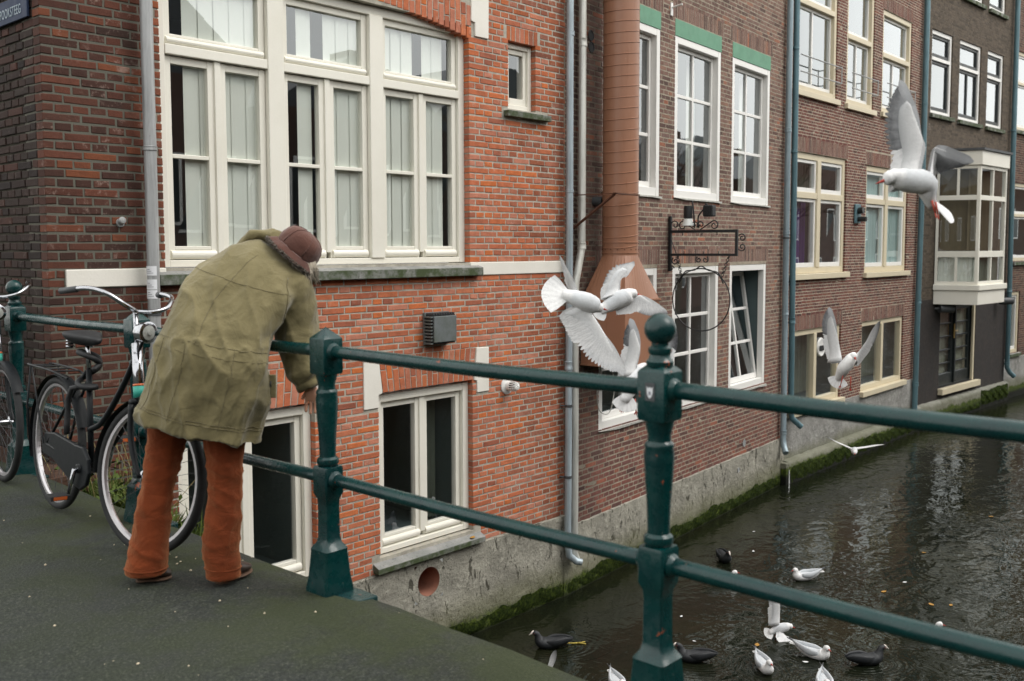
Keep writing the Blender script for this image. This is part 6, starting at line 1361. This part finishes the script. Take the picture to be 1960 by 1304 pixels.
# ================================================================== small things
M['leaf'] = painted('yellow_brown_leaf', (.42, .22, .04), .6, .4, .2, 30); M['crumb'] = painted('bread_crumb', (.60, .52, .38), .9, .3, .4, 40); M['feather'] = painted('white_down', (.75, .76, .78), .8, .1, .1)
M['weed'] = None
k = NM('weed_green', .7, .2); k.color(k.ramp(k.noise(11, 3), [(.3, (.03, .05, .01)), (.55, (.08, .115, .022)), (.75, (.17, .16, .05))])); M['weed'] = k.m
M['straw'] = painted('dry_stalk', (.28, .23, .10), .8, .3, .2, 20)
def leaf(x, y, z, a, s, name, mat, label, cat, group, curl=.2):
    e = MB(); pts = [(-.5, 0), (-.25, .22), (.05, .27), (.3, .17), (.5, 0), (.3, -.17), (.05, -.27), (-.25, -.22)]; ca, sa = math.cos(a), math.sin(a)
    vs = [(0, 0, .0)] + [(s * (p[0] * ca - p[1] * sa), s * (p[0] * sa + p[1] * ca), s * curl * (p[0] ** 2 + p[1] ** 2) + .0015) for p in pts]; vs += [(v[0], v[1], v[2] - .0012) for v in vs]
    e.add(vs, [(0, i, i % 8 + 1) for i in range(1, 9)] + [(9, 9 + i % 8 + 1, 9 + i) for i in range(1, 9)]); o = e.build(name, M[mat]); o.location = (x, y, z); tag(o, label, cat, group); return o
leaf(6.63, 6.55, -1.385, .4, .085, 'fallen_leaf', 'leaf', 'yellow leaf lying on the sill of the lower window', 'leaf', None)
rn = random.Random(21)
for i in range(8):
    t = rn.random(); x = 9.0 + 6.5 * t + rn.gauss(0, .8); y = 3.6 + .9 * rn.gauss(0, 1) + .12 * (x - 9)
    leaf(x, min(y, 6.6), WATER + .004, rn.uniform(0, 6), rn.uniform(.05, .09), 'floating_leaf', 'leaf', 'small yellow brown leaf floating on the canal', 'leaf', 'leaves floating on the canal', .05)
for i in range(9):
    x = rn.uniform(7.4, 12); y = min(rn.uniform(3.3, 6.6), 6.5)
    leaf(x, y, WATER + .004, rn.uniform(0, 6), rn.uniform(.03, .06), 'floating_feather', 'feather', 'tiny white feather floating on the canal', 'feather', 'feathers floating on the canal', .2)
# bread crumbs and grit on the deck
mb = MB()
for i in range(85):
    if i < 34: x, y, r_ = 2.33 + rn.gauss(0, .10), 4.02 + rn.gauss(0, .22), rn.choice((.003, .004, .006))
    else: x, y, r_ = rn.uniform(1.0, 2.46), rn.uniform(1.6, 5.4), rn.choice((.002, .003, .003, .004, .006))
    if i == 0: x, y, r_ = 2.30, 3.98, .011
    if x > 2.48: continue
    c = V(x, y, r_ * .5); vs = [c + V(rn.gauss(0, 1), rn.gauss(0, 1), 0) * .0 + V(dx, dy, dz) * r_ * rn.uniform(.7, 1.4) for dx, dy, dz in ((1, 0, 0), (0, 1, 0), (-1, 0, 0), (0, -1, 0), (0, 0, .8), (0, 0, -.8))]
    mb.add(vs, [(0, 1, 4), (1, 2, 4), (2, 3, 4), (3, 0, 4), (1, 0, 5), (2, 1, 5), (3, 2, 5), (0, 3, 5)])
tag(mb.build('crumbs', M['crumb']), 'bread crumbs and grit scattered on the deck', kind='stuff')
# weeds in the corner between railing and house
mb = MB(); st = MB()
for i in range(3200):
    x = rn.uniform(2.52, 3.10); y = rn.uniform(5.3, 6.55); z0 = -.5; h = rn.uniform(.10, .36) * (1.35 if y > 6.0 else .9); d = V(rn.gauss(0, .35), rn.gauss(0, .35), 1); d = unit(d); p0 = V(x, y, z0); p1 = p0 + d * h * .6; p2 = p1 + unit(d + V(rn.gauss(0, .6), rn.gauss(0, .6), -.2)) * h * .5; w_ = V(rn.gauss(0, 1), rn.gauss(0, 1), 0); w_ = unit(w_) * rn.uniform(.004, .009)
    mb.add([p0 - w_, p0 + w_, p1 + w_ * 1.3, p1 - w_ * 1.3, p2], [(0, 1, 2, 3), (3, 2, 4)])
for i in range(520):
    x = rn.uniform(2.55, 3.08); y = rn.uniform(5.5, 6.5); c = V(x, y, -.5 + rn.uniform(.05, .5)); d = unit(V(rn.gauss(0, 1), rn.gauss(0, 1), rn.gauss(.3, .5))); s_ = unit(np.cross(d, V(.3, .2, 1))); L_ = rn.uniform(.03, .06); mb.add([c, c + d * L_ * .5 + s_ * L_ * .3, c + d * L_, c + d * L_ * .5 - s_ * L_ * .3], [(0, 1, 2, 3)])
tag(mb.build('weeds', M['weed']), 'green weeds in the corner between railing and brick wall', kind='stuff')
for i in range(26):
    x = rn.uniform(2.56, 3.1); y = rn.uniform(5.6, 6.5); h = rn.uniform(.45, .85); st.tube(smooth_path([(x, y, -.5), (x + rn.gauss(0, .03), y + rn.gauss(0, .03), -.5 + h * .5), (x + rn.gauss(0, .09), y + rn.gauss(0, .09), -.5 + h)], 4), .0022, 4)
tag(st.build('dry_stalks', M['straw']), 'dry stalks standing in the weeds', kind='stuff')
